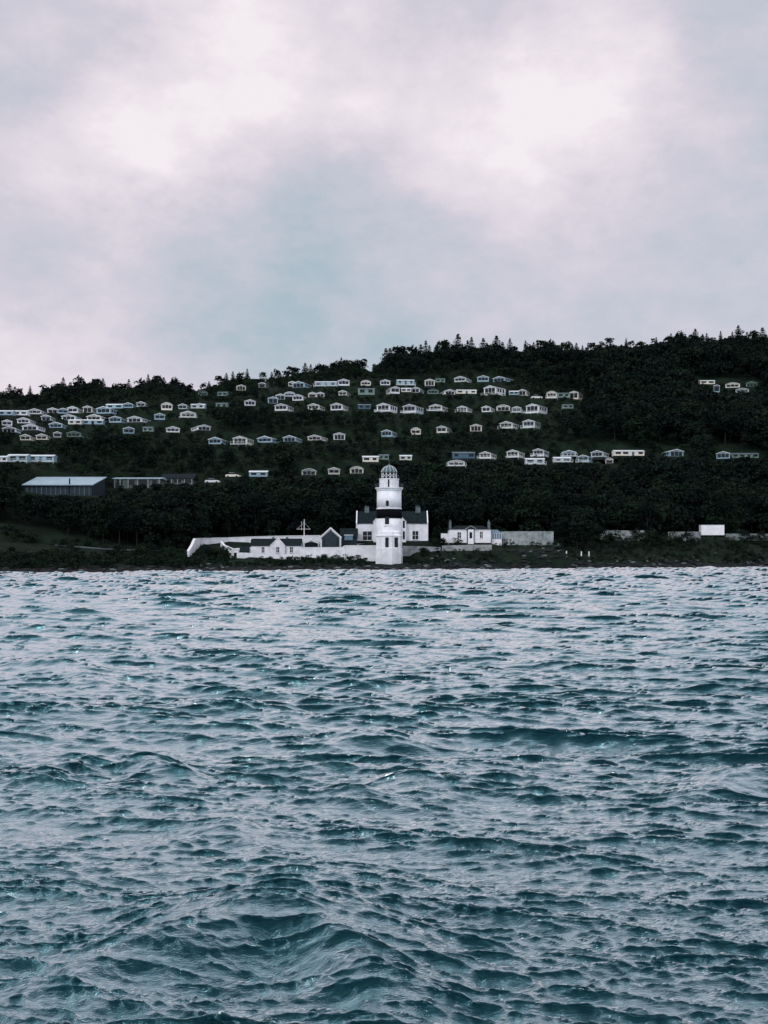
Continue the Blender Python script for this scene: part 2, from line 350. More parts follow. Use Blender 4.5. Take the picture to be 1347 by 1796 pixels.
# ------------------------------------------------------------------ lighthouse
def PX(px, Y): return (px-CX)/FPX*Y
def PZ(py, Y): return CAMZ+(HOR-py)/FPX*Y
def lighthouse():
    Y = 274.0; c = PX(682.5, Y); z0 = PZ(988, Y)-.4
    Z = lambda py: PZ(py, Y)-z0
    s = Y/FPX
    th = thing('lighthouse', 'tall round white lighthouse with a black band and green domed lantern', 'lighthouse', (c, Y, z0))
    pad(c, Y, 0, 4.2, 4.2, z0+.3, 3)
    r = 21.6*s
    MB().lathe([(23*s, -1), (22.6*s, Z(930)), (22*s, Z(907))], 48).build('lower_drum', M['paint'], th, True)
    MB().lathe([(22.3*s+.03, Z(909.5)), (r+.05, Z(892.7))], 48).build('black_band', M['black'], th, True)
    MB().lathe([(r, Z(892.9)), (21.4*s, Z(862))], 48).build('upper_drum', M['paint'], th, True)
    MB().lathe([(r+.09, Z(893.3)), (r+.09, Z(891.8)), (r, Z(891.2))], 48).build('string_course', M['paint'], th)
    MB().lathe([(21.4*s, Z(861.9)), (22.6*s, Z(860)), (22.6*s, Z(859)), (24.6*s, Z(857.2)), (24.8*s, Z(855.6)), (18*s, Z(855.5))], 48).build('cornice', M['paint'], th)
    rl = MB(); RR = 24.2*s
    for k in range(28):
        a = 2*math.pi*k/28; rl.bar((RR*math.cos(a), RR*math.sin(a), Z(855.6)), (RR*math.cos(a), RR*math.sin(a), Z(848.5)), .025, 4)
        a2 = 2*math.pi*(k+1)/28
        for zz in (Z(848.5), Z(852)): rl.bar((RR*math.cos(a), RR*math.sin(a), zz), (RR*math.cos(a2), RR*math.sin(a2), zz), .022, 4)
    rl.build('gallery_railing', M['copper'], th)
    MB().lathe([(17*s, Z(855.4)), (17*s, Z(841.5)), (17.8*s, Z(841.2)), (17.8*s, Z(839.8)), (14*s, Z(839.7))], 40).build('watch_room', M['paint'], th)
    MB().box(-2.2*s, .2*s, -17*s-.12, -15*s, Z(855.3), Z(842)).build('gallery_door', M['black'], th)
    rl = MB(); RR = 17.2*s
    for k in range(20):
        a = 2*math.pi*k/20; a2 = 2*math.pi*(k+1)/20
        rl.bar((RR*math.cos(a), RR*math.sin(a), Z(839.8)), (RR*math.cos(a), RR*math.sin(a), Z(833.5)), .022, 4)
        rl.bar((RR*math.cos(a), RR*math.sin(a), Z(833.5)), (RR*math.cos(a2), RR*math.sin(a2), Z(833.5)), .022, 4)
    rl.build('lantern_railing', M['copper'], th)
    MB().lathe([(12.6*s, Z(839.6)), (12.6*s, Z(829.5))], 16).build('lantern_glass', M['glass'], th)
    ast = MB(); RR = 13.2*s; n = 12
    for k in range(n):
        a = 2*math.pi*k/n+.13; a2 = 2*math.pi*(k+1)/n+.13; am = (a+a2)/2
        A = lambda aa, zz: (RR*math.cos(aa), RR*math.sin(aa), zz)
        ast.bar(A(a, Z(839.6)), A(a, Z(829)), .07, 5)
        ast.bar(A(a, Z(838)), A(a2, Z(831)), .045, 4); ast.bar(A(a2, Z(838)), A(a, Z(831)), .045, 4)
    ast.build('astragals', M['paint2'], th)
    MB().lathe([(14*s, Z(829.4)), (14.2*s, Z(828.3)), (13*s, Z(824.8)), (10.5*s, Z(821)), (7*s, Z(818.4)), (2.6*s, Z(817.2)), (2*s, Z(815.6)), (2.2*s, Z(814.6)), (.8*s, Z(813.4))], 24).build('dome', M['copper'], th, True)
    rb = MB()
    for k in range(12):
        a = 2*math.pi*k/12+.13
        P = [(14.3*s, Z(828.3)), (13.1*s, Z(824.7)), (10.6*s, Z(820.9)), (7*s, Z(818.2)), (2.4*s, Z(817))]
        for (r1, z1), (r2, z2) in zip(P, P[1:]): rb.bar((r1*math.cos(a), r1*math.sin(a), z1), (r2*math.cos(a), r2*math.sin(a), z2), .05, 4)
    rb.build('dome_rib', M['paint2'], th)
    f = MB().bar((0, 0, Z(813.6)), (0, 0, Z(805)), .045, 5, .02); f.bar((-.55, 0, Z(808.5)), (.55, 0, Z(808.5)), .03, 4); f.build('weather_vane', M['copper'], th)
    # front windows set proud of the drum's curve
    def win(name, px, py0, py1, hw, rr, arched=False):
        x = (px-682.5)*s; yy = -math.sqrt(max(rr*rr-x*x, .1)); g = MB()
        if arched:
            zt = Z(py0)-hw*s; pr = [(x-hw*s, Z(py1)), (x+hw*s, Z(py1))]+[(x+hw*s*math.cos(t), zt+hw*s*math.sin(t)) for t in [math.pi*k/8 for k in range(9)]]
            g.prism(pr, yy-.09, yy+.5)
        else: g.box(x-hw*s, x+hw*s, yy-.09, yy+.5, Z(py1), Z(py0))
        return g.build(name, M['glass'], th)
    wo = win('window', 679.3, 878.6, 889, 2.5, r, True)
    g = MB(); x = (679.3-682.5)*s; g.box(x-.5, x+.5, -r-.02, -r+.5, Z(890.1), Z(889.2)); g.build('window_sill', M['paint2'], th)
    win('window', 678.8, 907.2, 920, 3.6, 22.2*s)
    MB().box((678.8-682.5-5.2)*s, (678.8-682.5+5.2)*s, -22.6*s-.12, -21*s, Z(922.6), Z(920.2)).build('window_sill', M['paint2'], th)
    # faceted bay round the foot
    rb_ = 23.3*s; ap = [(22.6*s*1.0, -1), (22.6*s, Z(941))]
    MB().lathe([(rb_*1.03, -1.2), (rb_*1.03, Z(961.5)), (rb_*.99, Z(961)), (rb_*.99, Z(941.5)), (rb_*1.03, Z(941)), (rb_*1.03, Z(939.6)), (rb_*.93, Z(938)), (rb_*.90, Z(933.5)), (rb_*.7, Z(931))], 8, 0, -2.2, R(12)).build('foot_bay', M['paint'], th)
    # tall slot windows lie on the bay's faces
    for ang, wd in ((R(-55.5), 3.6), (R(-100.5), 3.0)):
        ap_ = rb_*.99*math.cos(R(22.5)); d = Vector((math.cos(ang), math.sin(ang), 0)); t = Vector((-d.y, d.x, 0)); ctr = Vector((0, -2.2, 0))+d*ap_
        g = MB(); pts = []
        for zz in (Z(960), Z(943)):
            for dd in (-.3, .05):
                for tt in (-1, 1): pts.append(ctr+d*dd+t*(tt*wd*s)+Vector((0, 0, zz)))
        g.poly(pts, [(0,1,3,2),(4,6,7,5),(0,4,5,1),(2,3,7,6),(0,2,6,4),(1,5,7,3)]).build('window', M['glass'], th)
    KEEP.append((655, 709, 805, 986, Y-3))
lighthouse()

def gable_house(name, label, cat, px0, px1, ytop, yeave, ybase, Y, depth, wallm, roofm, skews=True, group=None, group_parts=()):
    """ridge along x"""
    x0, x1 = PX(px0, Y), PX(px1, Y); cx = (x0+x1)/2; w = (x1-x0)/2; zb = PZ(ybase, Y); ze = PZ(yeave, Y)-zb
    zr = CAMZ+(HOR-ytop)/FPX*(Y+depth/2)-zb
    th = thing(name, label, cat, (cx, Y+depth/2, zb), 0, group); h = depth/2
    MB().prismx([(-h, -1.5), (h, -1.5), (h, ze), (0, zr), (-h, ze)], -w, w).build('wall', wallm, th)
    o = .0 if skews else .2
    MB().prismx([(-h-.2, ze-.06), (0, zr+.02), (h+.2, ze-.06), (h+.2, ze+.1), (0, zr+.2), (-h-.2, ze+.1)][::-1], -w+(.28 if skews else -.2), w-(.28 if skews else -.2)).build('roof', roofm, th)
    if skews:
        for sx in (-w, w-.277):
            MB().prismx([(-h-.24, ze-.08), (0, zr+.04), (h+.24, ze-.08), (h+.24, ze+.2), (0, zr+.33), (-h-.24, ze+.2)][::-1], sx, sx+.277).build('gable_coping', M['paint2'], th)
    pad(cx, Y+h, 0, w+.5, h+1.0, zb-.1, 2.5)
    KEEP.append((px0, px1, ytop-2, ybase-2, Y))
    return th, cx, zb, h, w, ze, zr
def winframe(th, cx, zb, h, Y, px0, px1, py0, py1, frame=True, nm='window', gm=None):
    x0, x1 = PX(px0, Y)-cx, PX(px1, Y)-cx; z0, z1 = PZ(py1, Y)-zb, PZ(py0, Y)-zb
    w = MB().box(x0, x1, -h-.04, -h+.1, z0, z1).build(nm, gm or M['glass'], th)
    if frame:
        f = MB(); xm = (x0+x1)/2; zm = (z0+z1)/2
        f.box(xm-.035, xm+.035, -h-.07, -h-.043, z0, z1); f.box(x0, x1, -h-.068, -h-.0435, zm-.03, zm+.03); f.build('frame', M['paint2'], w)
        MB().box(x0-.1, x1+.1, -h-.16, -h+.05, z0-.14, z0-.003).build('sill', M['paint2'], w)
    return w

def keepers_house():
    Y = 290.0
    th, cx, zb, h, w, ze, zr = gable_house('keepers_house', 'two gabled white house with dark slate roof directly behind the lighthouse', 'house', 624.5, 751, 898, 918, 951, Y, 7.0, M['paint'], M['slate'])
    for a, b in ((639, 647), (729.5, 738)):
        c = MB(); x0, x1 = PX(a, Y)-cx, PX(b, Y)-cx; c.box(x0, x1, -.5, .5, zr-.6, zr+1.1); ch = c.build('chimney', M['stack'], th)
        p = MB()
        for k in range(3):
            xx = x0+(x1-x0)*(k+.5)/3; p.lathe([(.13, zr+1.1), (.11, zr+1.55)], 8, xx, 0)
        p.build('chimney_pot', M['stack'], ch)
    MB().box(-w-.1, w+.1, -h-.1, -h-.003, -.3, .35).build('plinth', M['skirt'], th)
    # two small wallhead gables either side of the tower
    for (a, b, pk) in ((655, 668, 908), (699, 712, 909)):
        x0, x1 = PX(a, Y)-cx, PX(b, Y)-cx; xm = (x0+x1)/2; zt = PZ(916, Y)-zb; zp = PZ(pk, Y)-zb
        MB().prism([(x0, 0), (x1, 0), (x1, zt), (xm, zp), (x0, zt)], -h-.9, h*.2).build('wallhead_gable', M['paint'], th)
        MB().prism([(x0-.15, zt-.12), (xm, zp+.02), (x1+.15, zt-.12), (x1+.15, zt+.05), (xm, zp+.2), (x0-.15, zt+.05)], -h-1.0, -h*.1).build('gable_roof', M['paint2'], th)
    for (a, b, c, d) in ((706.3, 710, 913.5, 926), (706.3, 710, 932, 946)):
        x0, x1 = PX(a, Y)-cx, PX(b, Y)-cx
        MB().box(x0, x1, -h-.95, -h-.85, PZ(d, Y)-zb, PZ(c, Y)-zb).build('window', M['glass'], th)
    for (a, b, c, d) in ((636.5, 652, 932, 947.5), (723.5, 733.5, 931.5, 946)): winframe(th, cx, zb, h, Y, a, b, c, d)
keepers_house()

def service_range():
    Y = 280.0
    th, cx, zb, h, w, ze, zr = gable_house('whitewashed_cottage', 'low white cottage with central gable, slate roof and three small windows', 'cottage', 440, 527, 946, 957, 976, Y, 5.5, M['paint'], M['slate'], skews=False)
    x0, x1 = PX(474.5, Y)-cx, PX(500, Y)-cx; xm = (x0+x1)/2; zt = PZ(957.5, Y)-zb; zp = PZ(945, Y)-zb
    MB().prism([(x0, -1.5), (x1, -1.5), (x1, zt), (xm, zp), (x0, zt)], -h-.5, 0).build('front_gable', M['paint'], th)
    MB().prism([(x0-.12, zt-.1), (xm, zp+.02), (x1+.12, zt-.1), (x1+.12, zt+.08), (xm, zp+.2), (x0-.12, zt+.08)], -h-.62, 0).build('gable_coping', M['paint2'], th)
    for px in (477, 501.5):
        xx = PX(px, Y)-cx; MB().box(xx-.3, xx+.3, .3, .9, zr-.5, zr+.6).build('chimney', M['stack'], th)
    for (a, b) in ((459, 463.6), (508.4, 513.6)): winframe(th, cx, zb, h, Y, a, b, 959.5, 969)
    winframe(th, cx, zb, h+.5, Y, 485, 490, 959.5, 969)
service_range()

def outhouse():
    Y = 272.0; x0, x1 = PX(407, Y), PX(418, Y); cx = (x0+x1)/2; zb = PZ(983, Y); w = (x1-x0)/2; zt = PZ(968.5, Y)-zb; zp = PZ(963, Y)-zb
    th = thing('outhouse', 'tiny white gabled outhouse with dark door at the left end of the white cottage', 'outhouse', (cx, Y, zb)); pad(cx, Y+1.5, 0, 1.6, 2.2, zb, 1.5); KEEP.append((405, 436, 960, 983, Y))
    MB().prism([(-w, -1), (w, -1), (w, zt), (0, zp), (-w, zt)], 0, 3).build('wall', M['paint2'], th)
    MB().prism([(-w-.1, zt-.1), (0, zp+.01), (w+.1, zt-.1), (w+.1, zt+.06), (0, zp+.18), (-w-.1, zt+.06)], -.12, 3.1).build('roof', M['paint2'], th)
    MB().box(-.32, .36, -.04, .1, 0, zt-.1).build('door', M['slate'], th)
    # lean-to with slate roof running on to the cottage
    x2 = PX(435, Y)-cx; zl = PZ(969.5, Y)-zb
    th2 = thing('lean_to_shed', 'slate roofed lean-to shed between the tiny outhouse and the white cottage', 'shed', (cx, Y, zb))
    MB().box(w+.01, x2, .6, 2.8, -1, zl).build('wall', M['paint'], th2)
    MB().prismx([(.4, zl-.02), (.4, zl+.1), (2.9, zl+1.65), (2.9, zl-.02)][::-1], w+.12, x2+.1).build('roof', M['slate'], th2)
outhouse()

def dark_gable(name, label, px0, px1, pk, base, Y, depth, right_to=None, panel=True, ridge_y=None):
    x0, x1 = PX(px0, Y), PX(px1, Y); cx = (x0+x1)/2; w = (x1-x0)/2; zb = PZ(base, Y); eave = PZ(base-(base-pk)*.52, Y)-zb; zp = PZ(pk, Y)-zb
    th = thing(name, label, 'building', (cx, Y, zb)); pad(cx, Y+depth/2, 0, w+.5, depth/2+.5, zb-.1, 2.5); KEEP.append((px0, px1, pk-2, base, Y))
    MB().prism([(-w, -1.2), (w, -1.2), (w, eave), (0, zp-.25), (-w, eave)], 0, depth).build('wall', M['paint'], th)
    MB().prism([(-w-.15, eave-.15), (0, zp-.15), (w+.15, eave-.15), (w+.15, eave+.03), (0, zp+.05), (-w-.15, eave+.03)], .06, depth+.2).build('roof', M['slate'], th)
    g = .36 if w > 2 else .2
    MB().prism([(-w+g, .0), (w-g, .0), (w-g, eave-.12), (0, zp-.25-.42), (-w+g, eave-.12)], -.05, .05).build('glazed_gable', M['cladding'] if panel else M['slate'], th)
    MB().prism([(-w-.2, eave-.3), (0, zp-.3), (w+.2, eave-.3), (w+.2, eave), (0, zp+.08), (-w-.2, eave)], -.35, .055).build('bargeboard', M['paint2'], th)
    if panel:
        MB().box(-w*.5, w*.5, -.09, -.053, .35, eave*.75).build('window', M['cladding'], th)
        for xx in (-w*.62, w*.62): MB().box(xx-.05, xx+.05, -.1, -.053, 0, eave*.9).build('mullion', M['black'], th)
    return th
dg = dark_gable('glazed_gable_house', 'white framed gable house with a dark glazed front between the cottage and keepers house', 562, 598, 925, 960.5, 283.0, 8)
dark_gable('small_gable_shed', 'small dark gabled shed with white bargeboards at the foot of the signal mast', 533.5, 559, 945.5, 959.5, 286.0, 5, panel=False)
def link_block():
    Y = 286.0
    th, cx, zb, h, w, ze, zr = gable_house('slate_link_building', 'low slate roofed link building between the glazed gable and the keepers house', 'building', 597, 626, 928, 943, 957, Y, 5.0, M['cladding'], M['slate'], skews=False)
    x0, x1 = PX(604.5, Y)-cx, PX(619, Y)-cx
    MB().box(x0, x1, -h-.7, -h-.01, PZ(947.5, Y)-zb, PZ(939, Y)-zb).build('rooflight_box', M['blueglass'], th)
    MB().box(x0-.1, x1+.1, -h-.8, -h-.0, PZ(939, Y)-zb+.003, PZ(938, Y)-zb).build('flat_roof', M['paint2'], th)
link_block()

def wall_run(name, label, pts, m, thick=.45, coping=None, cat='wall', ground=False):
    """pts: (px, top y, Y, height m)"""
    W = [(PX(a, Y), Y, float(height(PX(a, Y), Y))+hgt if ground else PZ(t, Y), hgt) for a, t, Y, hgt in pts]; x0, y0, z0 = W[0][0], W[0][1], W[0][2]
    th = thing(name, label, cat, (W[0][0], W[0][1], W[0][2]-W[0][3]))
    o = Vector(th.location); g = MB(); cp = MB()
    for p, q in zip(W, W[1:]):
        d = Vector((q[0]-p[0], q[1]-p[1], 0)); n = Vector((-d.y, d.x, 0)).normalized()*thick/2
        def sec(P, e, za, zb_):
            c = Vector((P[0], P[1], 0))-Vector((o.x, o.y, 0)); k = 1+e
            return [(c.x-n.x*k, c.y-n.y*k, za-o.z), (c.x+n.x*k, c.y+n.y*k, za-o.z), (c.x+n.x*k, c.y+n.y*k, zb_-o.z), (c.x-n.x*k, c.y-n.y*k, zb_-o.z)]
        F = [(0,1,2,3),(7,6,5,4),(0,4,5,1),(1,5,6,2),(2,6,7,3),(3,7,4,0)]
        g.poly(sec(p, 0, p[2]-p[3]-1.5, p[2])+sec(q, 0, q[2]-q[3]-1.5, q[2]), F)
        cp.poly(sec(p, .25, p[2]+.003, p[2]+.14)+sec(q, .25, q[2]+.003, q[2]+.14), F)
    g.build('wall_body', m, th)
    if coping: cp.build('coping', coping, th)
    for (a, t, Ya, ha), (b, t2, Yb, hb) in zip(pts, pts[1:]):
        KEEP.append((a, b, min(t, t2)-1, max(t, t2)+min(ha, hb)/Ya*FPX*.75, min(Ya, Yb)-1))
    return th
wall_run('boundary_wall', 'long high whitewashed wall running left from the glazed gable and curving down to the grass',
         [(330,967,266,.6),(336,957,270,1.5),(341,945.5,275,2.6),(352,944.5,282,2.2),(400,943.5,288,2.4),(470,941,290,2.4),(562,939.5,292,2.4)], M['paint'], .5, M['paint2'])
wall_run('garden_wall', 'whitewashed wall stepping down below the long wall to the outhouse', [(388,950,281,2.),(394,957,279,2),(408,963,275,1.6),(440,961,274.6,2)], M['paint'], .4, M['paint2'])
wall_run('sea_wall', 'low white sea wall in front of the glazed gable and left of the lighthouse', [(526,961,276.5,2.0),(600,960.5,276.5,1.8),(606,957.5,276.2,2.2),(662,957.5,276,2.2)], M['paint'], .45, M['paint2'])
wall_run('cottage_terrace_wall', 'white retaining wall under the cottage beside the outhouse', [(418,969,272.2,2.0),(445,970,272.2,2.0),(490,973,272.4,1.2),(528,971,273,1.0)], M['paint'], .4)
wall_run('terrace_wall', 'low pale stone terrace wall under the right half of the keepers house', [(706,957.5,280,1.0),(745,958,280,1.0),(772,960,281,.9)], M['greystone'], .5)
wall_run('terrace_wall', 'low pale stone terrace wall beneath the single storey white house', [(775,957,283,1.0),(830,955.5,283,1.2),(862,955.5,283.5,1.2)], M['greystone'], .5)
wall_run('stone_wall', 'tall pale stone wall running right from the conservatory', [(880,933.2,292,2.9),(925,932.8,293,3.0),(950,932.8,294,2.6),(970,933,295,2.0)], M['greystone'], .5, M['greystone'])
wall_run('roadside_wall', 'low pale stone roadside wall behind the right hand trees', [(1052,930.5,318,1.5),(1130,930.5,322,1.6)], M['greystone'], .5)
wall_run('roadside_wall', 'short broken piece of pale roadside wall just left of the white box trailer', [(1172,933,326,1.2),(1200,932.5,327,1.3),(1228,932.5,330,1.2)], M['dimstone'], .5)
wall_run('roadside_wall', 'dim stone roadside wall right of the white box body', [(1272,936,334,.5),(1347,936,341,.5),(1400,936,345,.5)], M['dimstone'], .5)
wall_run('field_wall', 'low pale line of stone wall across the dark field at far left', [(95,948,262,.2),(130,948,263,.3),(165,947,264,.25),(200,946,265,.25),(250,946,268,.3),(300,943.5,272,.25)], M['stack'], .4, ground=True)
wall_run('lane_kerb_wall', 'short pale wall at the left of the single storey white house', [(774,935.5,292,.8),(788,936,291,.8)], M['paint'], .4)

def lodge():
    Y = 289.0; x0, x1 = PX(788, Y), PX(861, Y); cx = (x0+x1)/2; w = (x1-x0)/2; zb = PZ(953.5, Y); ze = PZ(928.5, Y)-zb; d = 6.5; h = d/2; zr = PZ(921.5, Y)-zb
    th = thing('lodge', 'single storey white house with low slate roof and tall chimney at each end', 'house', (cx, Y+h, zb)); pad(cx, Y+h, 0, w+.6, h+1, zb-.1); KEEP.append((774, 882, 910, 952, Y))
    MB().box(-w, w, -h, h, -1.5, ze).build('wall', M['paint2'], th)
    e = .22; r = MB(); r.poly([(-w-e, -h-e, ze+.003), (w+e, -h-e, ze+.003), (w+e, h+e, ze+.003), (-w-e, h+e, ze+.003), (-w+1.9, 0, zr), (w-1.9, 0, zr)], [(3,2,1,0),(0,1,5,4),(1,2,5),(2,3,4,5),(3,0,4)]); r.build('roof', M['slate'], th)
    for a, b in ((787.8, 791.8), (855.8, 860)):
        xa, xb = PX(a, Y)-cx, PX(b, Y)-cx; ch = MB().box(xa, xb, -h+.3, -h+1.4, ze-.2, PZ(915, Y)-zb).build('chimney', M['stack'], th)
        MB().lathe([(.16, PZ(915, Y)-zb), (.13, PZ(911.5, Y)-zb)], 8, (xa+xb)/2, -h+.85).build('chimney_pot', M['stack'], ch)
    xa, xb = PX(820.5, Y)-cx, PX(830.5, Y)-cx
    MB().box(xa, xb, -h-.55, -h-.002, -1, ze-.03).build('entrance_bay', M['paint2'], th)
    xm = (xa+xb)/2; zp = PZ(923, Y)-zb
    MB().prism([(xa-.7, ze), (xm, zp), (xb+.7, ze), (xb+.7, ze+.14), (xm, zp+.16), (xa-.7, ze+.14)], -h-.8, -h-.23).build('bay_roof', M['greystone'], th)
    for xx in (xa-.11, xb+.11): MB().box(xx-.09, xx+.09, -h-.2, -h-.003, 0, ze-.05).build('downpipe', M['black'], th)
    winframe(th, cx, zb, h, Y, 802.5, 808.5, 933.5, 943.5); winframe(th, cx, zb, h, Y, 842, 846.5, 932.5, 943.5)
    w_ = MB().box(xm-.32, xm+.32, -h-.6, -h-.5, PZ(944, Y)-zb, PZ(933.5, Y)-zb).build('door', M['slate'], th)
    MB().box(-w-.05, w+.05, -h-.08, -h-.003, -.2, .22).build('plinth', M['skirt'], th)
    # conservatory
    Yc = 290.0; xa, xb = PX(862.3, Yc), PX(880, Yc); zb2 = PZ(952.5, Yc); zt = PZ(935.5, Yc)-zb2; ww = xb-xa
    t2 = thing('conservatory', 'small blue glass conservatory at the right end of the single storey house', 'conservatory', (xa, Yc, zb2))
    MB().box(0, ww, 0, 3.2, -1, zt*.4).build('dwarf_wall', M['paint2'], t2)
    MB().box(.06, ww-.06, .06, 3.14, zt*.4+.003, zt).build('glazing', M['blueglass'], t2)
    f = MB()
    for k in range(5): xx = (ww-.1)*k/4; f.box(xx, xx+.1, -.02, .055, zt*.4+.003, zt)
    f.box(-.02, ww+.02, -.05, .055, zt, zt+.1); f.build('frame', M['paint2'], t2)
    MB().poly([(-.03, -.1, zt+.103), (ww+.1, -.1, zt+.103), (ww+.1, 3.3, zt+.103), (-.03, 3.3, zt+.103), (.0, 1.6, zt+.95), (ww*.6, 1.6, zt+.95)], [(3,2,1,0),(0,1,5,4),(1,2,5),(2,3,4,5),(3,0,4)]).build('glass_roof', M['blueglass'], t2)
lodge()

def signal_mast():
    Y = 284.0; x = PX(533.5, Y); z = PZ(960, Y); top = PZ(911, Y)-z; za = PZ(928, Y)-z; s = Y/FPX
    th = thing('signal_mast', 'thin white signal mast with crossarm rising above the small gabled shed', 'mast', (x, Y, z))
    MB().bar((0, 0, -1), (0, 0, top), .16, 8, .07).build('pole', M['paint2'], th)
    MB().bar((-13*s, 0, za), (11*s, 0, za), .05, 5).build('crossarm', M['paint2'], th)
    MB().bar((-4.5*s, 0, za-.3), (-4.5*s, 0, PZ(914, Y)-z), .035, 5).build('aerial', M['paint2'], th)
    MB().bar((0, 0, top-.8), (-13*s, 0, za), .018, 4).bar((0, 0, top-.8), (11*s, 0, za), .018, 4).build('stay', M['paint2'], th)
signal_mast()

def box_lorry():
    Y = 334.0; x0, x1 = PX(1228, Y), PX(1268, Y); w = (x1-x0)/2; cx = (x0+x1)/2; zb = PZ(942, Y); zt = PZ(921, Y)-zb
    th = thing('box_trailer', 'white box trailer parked on the grass at far right by the roadside wall', 'trailer', (cx, Y, zb)); pad(cx, Y, 0, w+.5, 2, zb, 2); KEEP.append((1226, 1270, 919, 941, Y))
    MB().box(-w, w, -1.2, 1.2, .62, zt).build('box_body', M['paint2'], th)
    f = MB(); f.box(-w-.04, w+.04, -1.24, 1.24, zt-.1, zt+.03); f.box(-w-.035, w+.035, -1.235, 1.235, .55, .68)
    for xx in (-w, w): f.box(xx-.05, xx+.05, -1.25, -1.15, .62, zt)
    f.build('edge_rail', M['cw'], th)
    MB().box(-w+.2, w-.2, -.5, .5, .35, .545).build('chassis', M['skirt'], th)
    for xx in (-1.2, 0.0):
        for yy in (-1.1, .85):
            g = MB(); g.lathe([(.38, 0), (.38, .25)], 16); o = g.build('wheel', M['skirt'], th); o.rotation_euler = (R(90), 0, 0); o.location = (xx, yy+.25, .38)
    MB().bar((-w, 0, .5), (-w-1.2, 0, .45), .06, 5).build('drawbar', M['skirt'], th)
box_lorry()

# buildings at left: barn with metal roof, holiday park blocks
def barn():
    x, Y, z = cast(112, 868); X0, X1 = PX(43, Y), PX(161, Y); w = (X1-X0)/2; cx = (X0+X1)/2; d = 15.0; h = d/2; ze = PZ(851.5, Y)-z
    sh = PX(183, Y+d)-PX(161, Y+d)+1.2
    th = thing('long_barn', 'long barn with pale blue metal roof and dark ribbed walls at left', 'barn', (cx, Y+h, z)); pad(cx+3, Y+h, 0, w+4, h+1, z-.2, 3); KEEP.append((40, 186, 835, 866, Y))
    zr = CAMZ+(HOR-838)/FPX*(Y+d)-z
    MB().poly([(-w, -h, -2), (w, -h, -2), (w-.2, h, -2), (-w-.8, h, -2), (-w, -h, ze), (w, -h, ze), (w-.2, h, zr), (-w-.8, h, zr)], [(0,3,2,1),(4,5,6,7),(0,1,5,4),(1,2,6,5),(2,3,7,6),(3,0,4,7)]).build('wall', M['cladding'], th)
    r = MB(); e = .5
    b = [(-w-e, -h-.6, ze+.02), (w+e, -h-.6, ze+.02), (w-.2+e, h, zr+.05), (-w-.8-e, h, zr+.05)]
    r.poly(b+[(p[0], p[1], p[2]+.2) for p in b], [(0,3,2,1),(4,5,6,7),(0,1,5,4),(1,2,6,5),(2,3,7,6),(3,0,4,7)]).build('roof', M['metalroof'], th)
    for k in range(14):
        xx = -w+.7+(2*w-1.4)*k/13; MB().box(xx-.1, xx+.1, -h-.08, -h-.003, -1, ze-.3).build('cladding_rib', M['roofd'] if k % 3 == 0 else M['cd'], th)
    xx = PX(122, Y)-cx; MB().box(xx-.12, xx+.12, -h-.2, -h+.3, -1, PZ(839, Y)-z).build('flue', M['black'], th)
barn()
def park_block(name, label, a, b, top, eave, base, roofm, wallm, seed, ridge=True):
    x, Y, z = cast((a+b)/2, base); X0, X1 = PX(a, Y), PX(b, Y); w = (X1-X0)/2; cx = (X0+X1)/2; h = 4.0; ze = PZ(eave, Y)-z; zr = CAMZ+(HOR-top)/FPX*(Y+h)-z
    th = thing(name, label, 'building', (cx, Y+h, z)); pad(cx, Y+h, 0, w+.6, h+1, z-.1, 3); KEEP.append((a, b, top, base-8, Y)); rnd = random.Random(seed)
    MB().box(-w, w, -h, h, -1.5, ze).build('wall', wallm, th)
    MB().prismx([(-h-.4, ze), (h+.4, ze), (h+.4, ze+.15), (0, zr), (-h-.4, ze+.15)], -w-.5, w+.5).build('roof', roofm, th)
    for k in range(6):
        xx = -w+.2+(2*w-.4)*(k/5)**1.3; MB().box(xx-.12, xx+.12, -h-.3, -h-.06, -.8, ze-.02).build('pillar', M['pil'], th)
    n = int(w*2/2.6); bay = 2*w/n
    for k in range(n):
        xx = -w+bay*(k+.5); ww = bay*rnd.uniform(.2, .4)
        MB().box(xx-ww, xx+ww, -h-.05, -h+.02, (.1 if rnd.random() < .4 else .9), ze-.3).build('window', M['glass'], th)
    return th
park_block('park_lodge_block', 'low holiday block with thin pale roof edge and pillared front right of the long barn', 200, 281, 837.5, 840, 856, M['metalroof'], M['cg2'], 3)
park_block('clubhouse', 'dark roofed clubhouse with pale pillars in the trees right of the pillared block', 284, 338, 831, 840, 852, M['slate'], M['cg2'], 5)
def parked_car(px, py, m, label):
    x, Y, z = cast(px, py); th = thing('parked_car', label, 'car', (x, Y, z), random.uniform(-.3, .3), 'cars half hidden on the hillside'); pad(x, Y, 0, 2.4, 1.4, z-.02, 1.5); KEEP.append((px-7, px+7, py-6, py-1, Y))
    MB().prism([(-2.1, .3), (2.1, .3), (2.15, .75), (1.2, .95), (-1.9, .95), (-2.1, .8)], -.85, .85).build('body', m, th)
    MB().prism([(-1.7, .953), (1.1, .953), (.5, 1.42), (-1.2, 1.42)], -.75, .75).build('cabin', M['glass'], th)
    MB().prism([(-1.15, 1.423), (.45, 1.423), (.4, 1.47), (-1.1, 1.47)], -.72, .72).build('roof', m, th)
    for xx in (-1.35, 1.35):
        for yy in (-.86, .66):
            o = MB().lathe([(.32, 0), (.32, .2)], 12).build('wheel', M['skirt'], th); o.rotation_euler = (R(90), 0, 0); o.location = (xx, yy+.2, .32)
parked_car(373, 848, M['cw'], 'white car half hidden in bushes below the clubhouse')
parked_car(409, 838, M['cc'], 'cream car half hidden in the bushes above the white one')
parked_car(941, 700, M['cw'], 'small white car beside the second line of caravans on the right')

